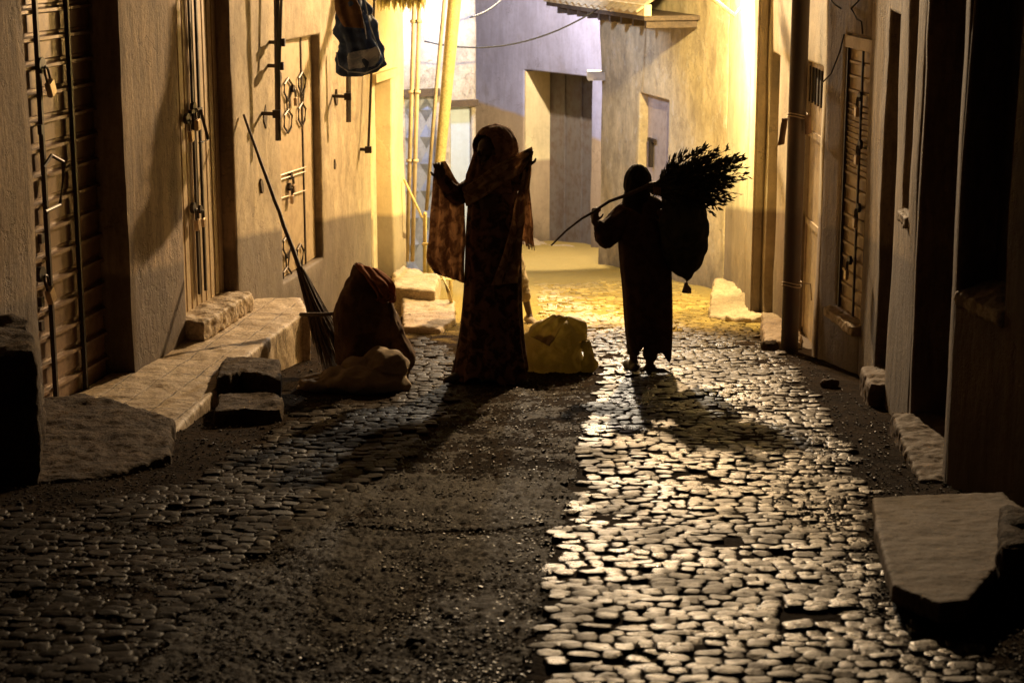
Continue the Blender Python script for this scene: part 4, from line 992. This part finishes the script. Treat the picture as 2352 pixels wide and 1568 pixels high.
# --- woman spreading her shawl
YW=12.49; w_=lambda u,v,dy=0: at(u,v,YW+dy)
wm=thing('person',G(1120,872),'tall woman in long dark robe and hood, arms raised spreading a brown shawl','person')
fz=G(1120,872).z
JW=dict(pelvis=w_(1125,590),chest=w_(1128,450),neck=w_(1130,398),head=w_(1126,348,.0),shL=w_(1092,428),shR=w_(1168,424),
  elL=w_(1050,452,-.08),elR=w_(1196,412,-.04),wrL=w_(1014,410,-.10),wrR=w_(1208,382,-.06),
  hipL=w_(1105,600),hipR=w_(1148,600),knL=w_(1092,725,-.03),knR=w_(1160,725,.03),anL=w_(1080,845,-.05),anR=w_(1165,842,.06))
fw=Vector((-.88,-.40,-.10))
body(wm,JW,1.0,fw,((-.2,-.1,1),(.15,0,1)),((0,-1,.0),(0,-1,0)),((-1,-.5),(-.8,-.6)),1.2)
bm=bmesh.new(); loft(bm,YW,[(392,1108,1150,.05,0),(405,1088,1172,.08,0),(425,1078,1186,.11,0),(470,1074,1190,.13,0),(530,1070,1194,.14,0),(600,1068,1196,.15,0),(680,1064,1196,.16,0),(760,1056,1200,.18,0),(820,1046,1206,.21,0),(862,1036,1212,.23,0)],96,90,(11,.045),1)
for v in bm.verts:
    a=math.atan2(v.co.y-YW,v.co.x+.13); t=max(0,(-.2-v.co.z)/1.2)
    v.co.z+=.03*t*math.sin(3*a+1)+.012*t*math.sin(11*a)
obj('robe',bm,M_robe,wm,True)
for s_,(p0,p1,p2) in {'L':(JW['shL'],JW['elL'],JW['wrL']),'R':(JW['shR'],JW['elR'],JW['wrR'])}.items():
    bm=bmesh.new(); cap(bm,p0,p1,.075,.062,14); cap(bm,p1,p2.lerp(p1,.12),.062,.045,14); o=obj('sleeve',bm,M_robe,wm); remesh(o,.010,2,.012,14)
hc_=w_(1138,345,.01)
hood(wm,hc_,(.152,.15,.168),Vector((-.80,-.60,-.12)),M_hood,.62)
bm=bmesh.new(); loft(bm,YW,[(345,1120,1190,.10,.03),(375,1100,1192,.12,.02),(395,1086,1184,.12,0),(415,1078,1184,.12,0),(440,1076,1186,.12,-.01)],60,24,(8,.04),3,capends=False); solid(obj('scarf_collar',bm,M_hood,wm,True),.008)
# scarf hanging before the face
bm=bmesh.new(); sheet(bm,YW-.05,[(1090,345,0),(1080,375,0),(1070,405,0),(1066,440,0)],[(1102,362,-.03),(1108,395,-.05),(1110,420,-.06),(1098,446,-.07)],12,24,.012,2,1); solid(obj('scarf_end',bm,M_hood,wm,True),.005)
# shawl: left wing
bm=bmesh.new(); sheet(bm,YW-.10,[(1003,374,0),(994,430,.0),(988,500,.02),(984,560,.02),(982,600,.02),(1000,628,.03)],[(1022,370,0),(1046,412,.02),(1064,440,.03),(1068,520,.05),(1066,590,.05),(1066,650,.05)],34,60,.030,3,2); solid(obj('shawl',bm,M_shawl,wm,True),.005)
# shawl: band up to the right hand, and folds falling behind the arm and down the robe
bm=bmesh.new(); sheet(bm,YW-.17,[(1062,432,.02),(1090,415,-.01),(1130,386,-.02),(1180,358,.02),(1222,338,.10)],[(1072,474,.02),(1110,452,-.02),(1150,424,-.02),(1192,398,.02),(1222,362,.10)],20,60,.016,2,5); solid(obj('shawl',bm,M_shawl,wm,True),.007)
bm=bmesh.new(); sheet(bm,YW-.06,[(1205,350,0),(1196,420,-.06),(1180,480,-.10),(1168,540,-.12),(1150,600,-.12),(1128,655,-.12)],[(1224,342,0),(1216,410,-.04),(1210,470,-.06),(1200,540,-.06),(1196,600,-.06),(1188,650,-.08)],24,60,.016,2,7); solid(obj('shawl',bm,M_shawl,wm,True),.005)
bm=bmesh.new(); sheet(bm,YW+.10,[(1204,400,0),(1202,450,0),(1198,500,0),(1192,548,.0)],[(1220,380,0),(1217,440,0),(1222,500,0),(1228,566,.0)],16,40,.012,2,9); solid(obj('shawl_end',bm,M_shawl,wm,True),.005)
bm=bmesh.new(); rr=random.Random(3)
for i in range(14):
    u=1194+34*i/14; v=549+18*i/14; tube(bm,[at(u,v-3,YW+.10),at(u+rr.uniform(-3,3),v+rr.uniform(6,14),YW+.10)],.003,4)
obj('fringe',bm,M_shawl,wm)
for a_,t_ in ((JW['anL'],(-1,-.5)),(JW['anR'],(-.8,-.6))): shoe(wm,a_,t_,1.0)

# --- person carrying leafy branches
YP=12.89; q_=lambda u,v,dy=0: at(u,v,YP+dy)
pn=thing('person',G(1485,858),'smaller figure in dark hooded coat walking away with stick and sack over the shoulder','person')
JP=dict(pelvis=q_(1480,620),chest=q_(1482,500),neck=q_(1478,452),head=q_(1466,420),shL=q_(1440,488),shR=q_(1522,492),
  elL=q_(1392,540,-.02),elR=q_(1545,560,-.04),wrL=q_(1364,508,-.10),wrR=q_(1528,510,-.13),
  hipL=q_(1462,630),hipR=q_(1500,630),knL=q_(1458,740,.02),knR=q_(1496,745,-.02),anL=q_(1455,826,.04),anR=q_(1492,838,-.06))
body(pn,JP,.86,(-.35,.93,0),((.15,0,1),(-.4,-.2,1)),((.3,.9,0),(0,1,0)),((-.25,1),(.55,-.0)),1.5)
bm=bmesh.new(); loft(bm,YP,[(448,1452,1500,.06,0),(462,1434,1520,.09,0),(490,1422,1536,.115,0),(540,1420,1540,.125,0),(600,1424,1542,.13,0),(660,1430,1544,.13,0),(720,1434,1545,.135,0),(770,1438,1544,.14,0),(798,1444,1542,.14,0)],90,80,(9,.03),5)
for v in bm.verts:
    t=max(0,(-.75-v.co.z)/.4); x=(v.co.x-q_(1490,780).x)
    v.co.z-=.09*t*max(0,x*5)**2*.9+.018*t*math.sin(x*55)
    v.co.z+=.02*t*math.sin(x*23+2)
obj('coat',bm,M_coat,pn,True)
bm=bmesh.new(); cap(bm,JP['shL'],JP['elL'],.085,.088,14); cap(bm,JP['elL'],JP['wrL'].lerp(JP['elL'],.45),.088,.050,14); o=obj('sleeve',bm,M_coat,pn); remesh(o,.010,2,.015,14)
bm=bmesh.new(); cap(bm,JP['shR'],JP['elR'],.068,.060,14); cap(bm,JP['elR'],JP['wrR'].lerp(JP['elR'],.25),.060,.038,14); o=obj('sleeve',bm,M_coat,pn); remesh(o,.010,2,.015,14)
hood(pn,q_(1465,421),(.095,.11,.128),(-.25,.95,0),M_scarf,.72,sd=3)
bm=bmesh.new(); loft(bm,YP,[(412,1436,1493,.09,0),(432,1436,1492,.09,0),(450,1432,1494,.09,0),(470,1430,1506,.10,0),(492,1440,1510,.11,-.0)],50,24,(7,.03),2,capends=False); solid(obj('scarf_drape',bm,M_scarf,pn,True),.006)
for a_,k_ in ((JP['anL'],JP['knL']),(JP['anR'],JP['knR'])):
    bm=bmesh.new(); cap(bm,a_.lerp(k_,.25),a_.lerp(k_,1),.050,.062,16); o=obj('trouser_leg',bm,M_trous,pn); remesh(o,.009,1,.012,18)
shoe(pn,JP['anL'],(-.25,.9),.9); shoe(pn,JP['anR'],(.9,-.35),.9)
# carried: branches on a stick
bn=thing('branch_bundle',q_(1500,440,-.18),'bundle of dry leafy branches on a long stick over the hooded figure shoulder','branches')
bm=bmesh.new(); sp=[q_(1266,564,-.20),q_(1300,530,-.18),q_(1335,503,-.16),(q_(1364,486,-.13)),q_(1400,462,-.13),q_(1440,448,-.14),q_(1495,424,-.16),q_(1560,415,-.18)]
tube(bm,sp,[.006,.007,.008,.010,.011,.013,.017,.02],8); obj('stick',bm,M_dwood,bn,True)
bm=bmesh.new(); rr=random.Random(21); root=q_(1492,436,-.17)
def leaf(bm,p,d,L_):
    d=d.normalized(); s_=d.cross(Vector((rr.uniform(-1,1),rr.uniform(-1,1),rr.uniform(-1,1)))).normalized()*L_*rr.uniform(.10,.22)
    nrm=d.cross(s_).normalized()*L_*.12
    vs=[bm.verts.new(x) for x in (p,p+d*L_*.45+s_+nrm,p+d*L_,p+d*L_*.45-s_+nrm)]
    bm.faces.new(vs)
for i in range(250):
    t=rr.random(); u=1560+rr.random()*105; v=355+rr.random()*130
    # keep the tip inside the bundle outline
    fx=(u-1500)/165; lo=430+ (500-430)*min(1,fx*1.1); hi=425-(425-352)*min(1,fx*1.25)
    if u>1640: hi=360+(u-1640)*.5; lo=480-(u-1640)*.9
    v=hi+(lo-hi)*rr.random()
    q=rr.random()
    if q<.09: u=rr.uniform(1655,1708); v=372+rr.uniform(-12,14)
    elif q<.20: u,v=rr.uniform(1645,1692),rr.uniform(400,475)
    elif q<.30: u=rr.uniform(1530,1650); v=352-(0 if u>1580 else (1580-u)*-.7)+rr.uniform(-14,6)
    e=q_(u,v,-.17+rr.uniform(-.13,.13)); s0=root+Vector((rr.uniform(0,.10),rr.uniform(-.03,.03),rr.uniform(-.03,.03)))
    m_=s0.lerp(e,.5)+Vector((0,rr.uniform(-.03,.03),rr.uniform(-.03,.03)))
    pts=[s0,s0.lerp(m_,.6),m_,m_.lerp(e,.55)+Vector((rr.uniform(-.008,.008),0,rr.uniform(-.01,.01))),e]
    tube(bm,pts,[.005,.004,.0035,.0025,.001],4)
    dd=(e-s0)
    for kk in range(17):
        f=.25+.78*rr.random(); p_=s0.lerp(m_,f*2) if f<.5 else m_.lerp(e,min(1.03,(f-.5)*2)); 
        leaf(bm,p_,dd.normalized()+Vector((rr.uniform(-1,1),rr.uniform(-1,1),rr.uniform(-1.0,1.0)))*.6,rr.uniform(.025,.065))
for i in range(48):
    u=1600+rr.random()*115; v=345+rr.random()*140; u-=abs(v-395)*.45
    e=q_(u+12,v+rr.uniform(-8,8),-.17+rr.uniform(-.1,.1)); s0=q_(1560,415,-.17).lerp(e,.2)
    tube(bm,[s0,s0.lerp(e,.5)+Vector((0,0,rr.uniform(-.02,.02))),e],[.004,.003,.001],4)
    for kk in range(9): leaf(bm,s0.lerp(e,.5+.5*rr.random()),(e-s0).normalized()+Vector((rr.uniform(-1,1),rr.uniform(-1,1),rr.uniform(-1,1)))*.6,rr.uniform(.02,.06))
obj('foliage',bm,M_leaf,bn)
bm=bmesh.new(); tube(bm,[root+Vector((.02+.002*i,.045*math.cos(i*.9),.045*math.sin(i*.9))) for i in range(30)],.005,5); obj('binding',bm,M_brownc,bn)
# carried: sack
sc=thing('carried_sack',q_(1575,640,-.05),'dark rounded sack with pale knotted tip hanging on the hooded figure back','sack')
body_loft(sc,'sack_body',YP-.04,[(440,1525,1590,.10,0),(462,1515,1612,.15,0),(490,1508,1624,.18,0),(530,1506,1632,.19,0),(570,1510,1628,.18,0),(600,1524,1618,.14,0),(625,1545,1603,.09,0),(642,1564,1590,.04,0),(652,1571,1581,.015,0)],M_sackb,(6,.035),2,.03)
bm=bmesh.new(); tube(bm,[q_(1576,648,-.05),q_(1576,655,-.05),q_(1578,662,-.05),q_(1577,672,-.05)],[.012,.016,.03,.034],8); obj('knot',bm,M_gsack,sc,True)

# --- third person, mostly hidden behind the woman, one leg out
YC=16.35; c_=lambda u,v,dy=0: at(u,v,YC+dy)
ch=thing('person',G(1200,745),'child mostly hidden behind the robed woman, one bare shin and shoe showing','person')
JC=dict(pelvis=c_(1160,560),chest=c_(1152,478),neck=c_(1150,432),head=c_(1150,400),shL=c_(1124,456),shR=c_(1178,456),
  elL=c_(1112,510),elR=c_(1186,510),wrL=c_(1122,560,-.08),wrR=c_(1182,560,-.08),hipL=c_(1150,565),hipR=c_(1172,565),
  knL=c_(1150,650),knR=c_(1196,640,-.03),anL=c_(1155,728,.05),anR=c_(1216,722,-.02))
body(ch,JC,.80,(0,-1,0),((0,0,-1),(0,0,-1)),((1,0,0),(-1,0,0)),((0,-1),(.35,-1)),.5)
bm=bmesh.new(); loft(bm,YC,[(430,1138,1162,.05,0),(450,1122,1180,.08,0),(500,1124,1180,.10,0),(560,1126,1186,.11,0),(612,1124,1198,.13,0)],50,30,(7,.04),3); obj('tunic',bm,M_brownc,ch,True)
for a_,k_,h_ in ((JC['anL'],JC['knL'],JC['hipL']),(JC['anR'],JC['knR'],JC['hipR'])):
    bm=bmesh.new(); cap(bm,h_,k_,.085,.062,14); cap(bm,k_,k_.lerp(a_,.48),.062,.056,14); o=obj('trouser_leg',bm,M_gsack,ch); remesh(o,.009,1,.012,18)
shoe(ch,JC['anR'],(.35,-1),.85,M_gsack); shoe(ch,JC['anL'],(0,-1),.85,M_gsack)

if S.render.engine=='CYCLES' or True:
    S.render.engine='CYCLES'
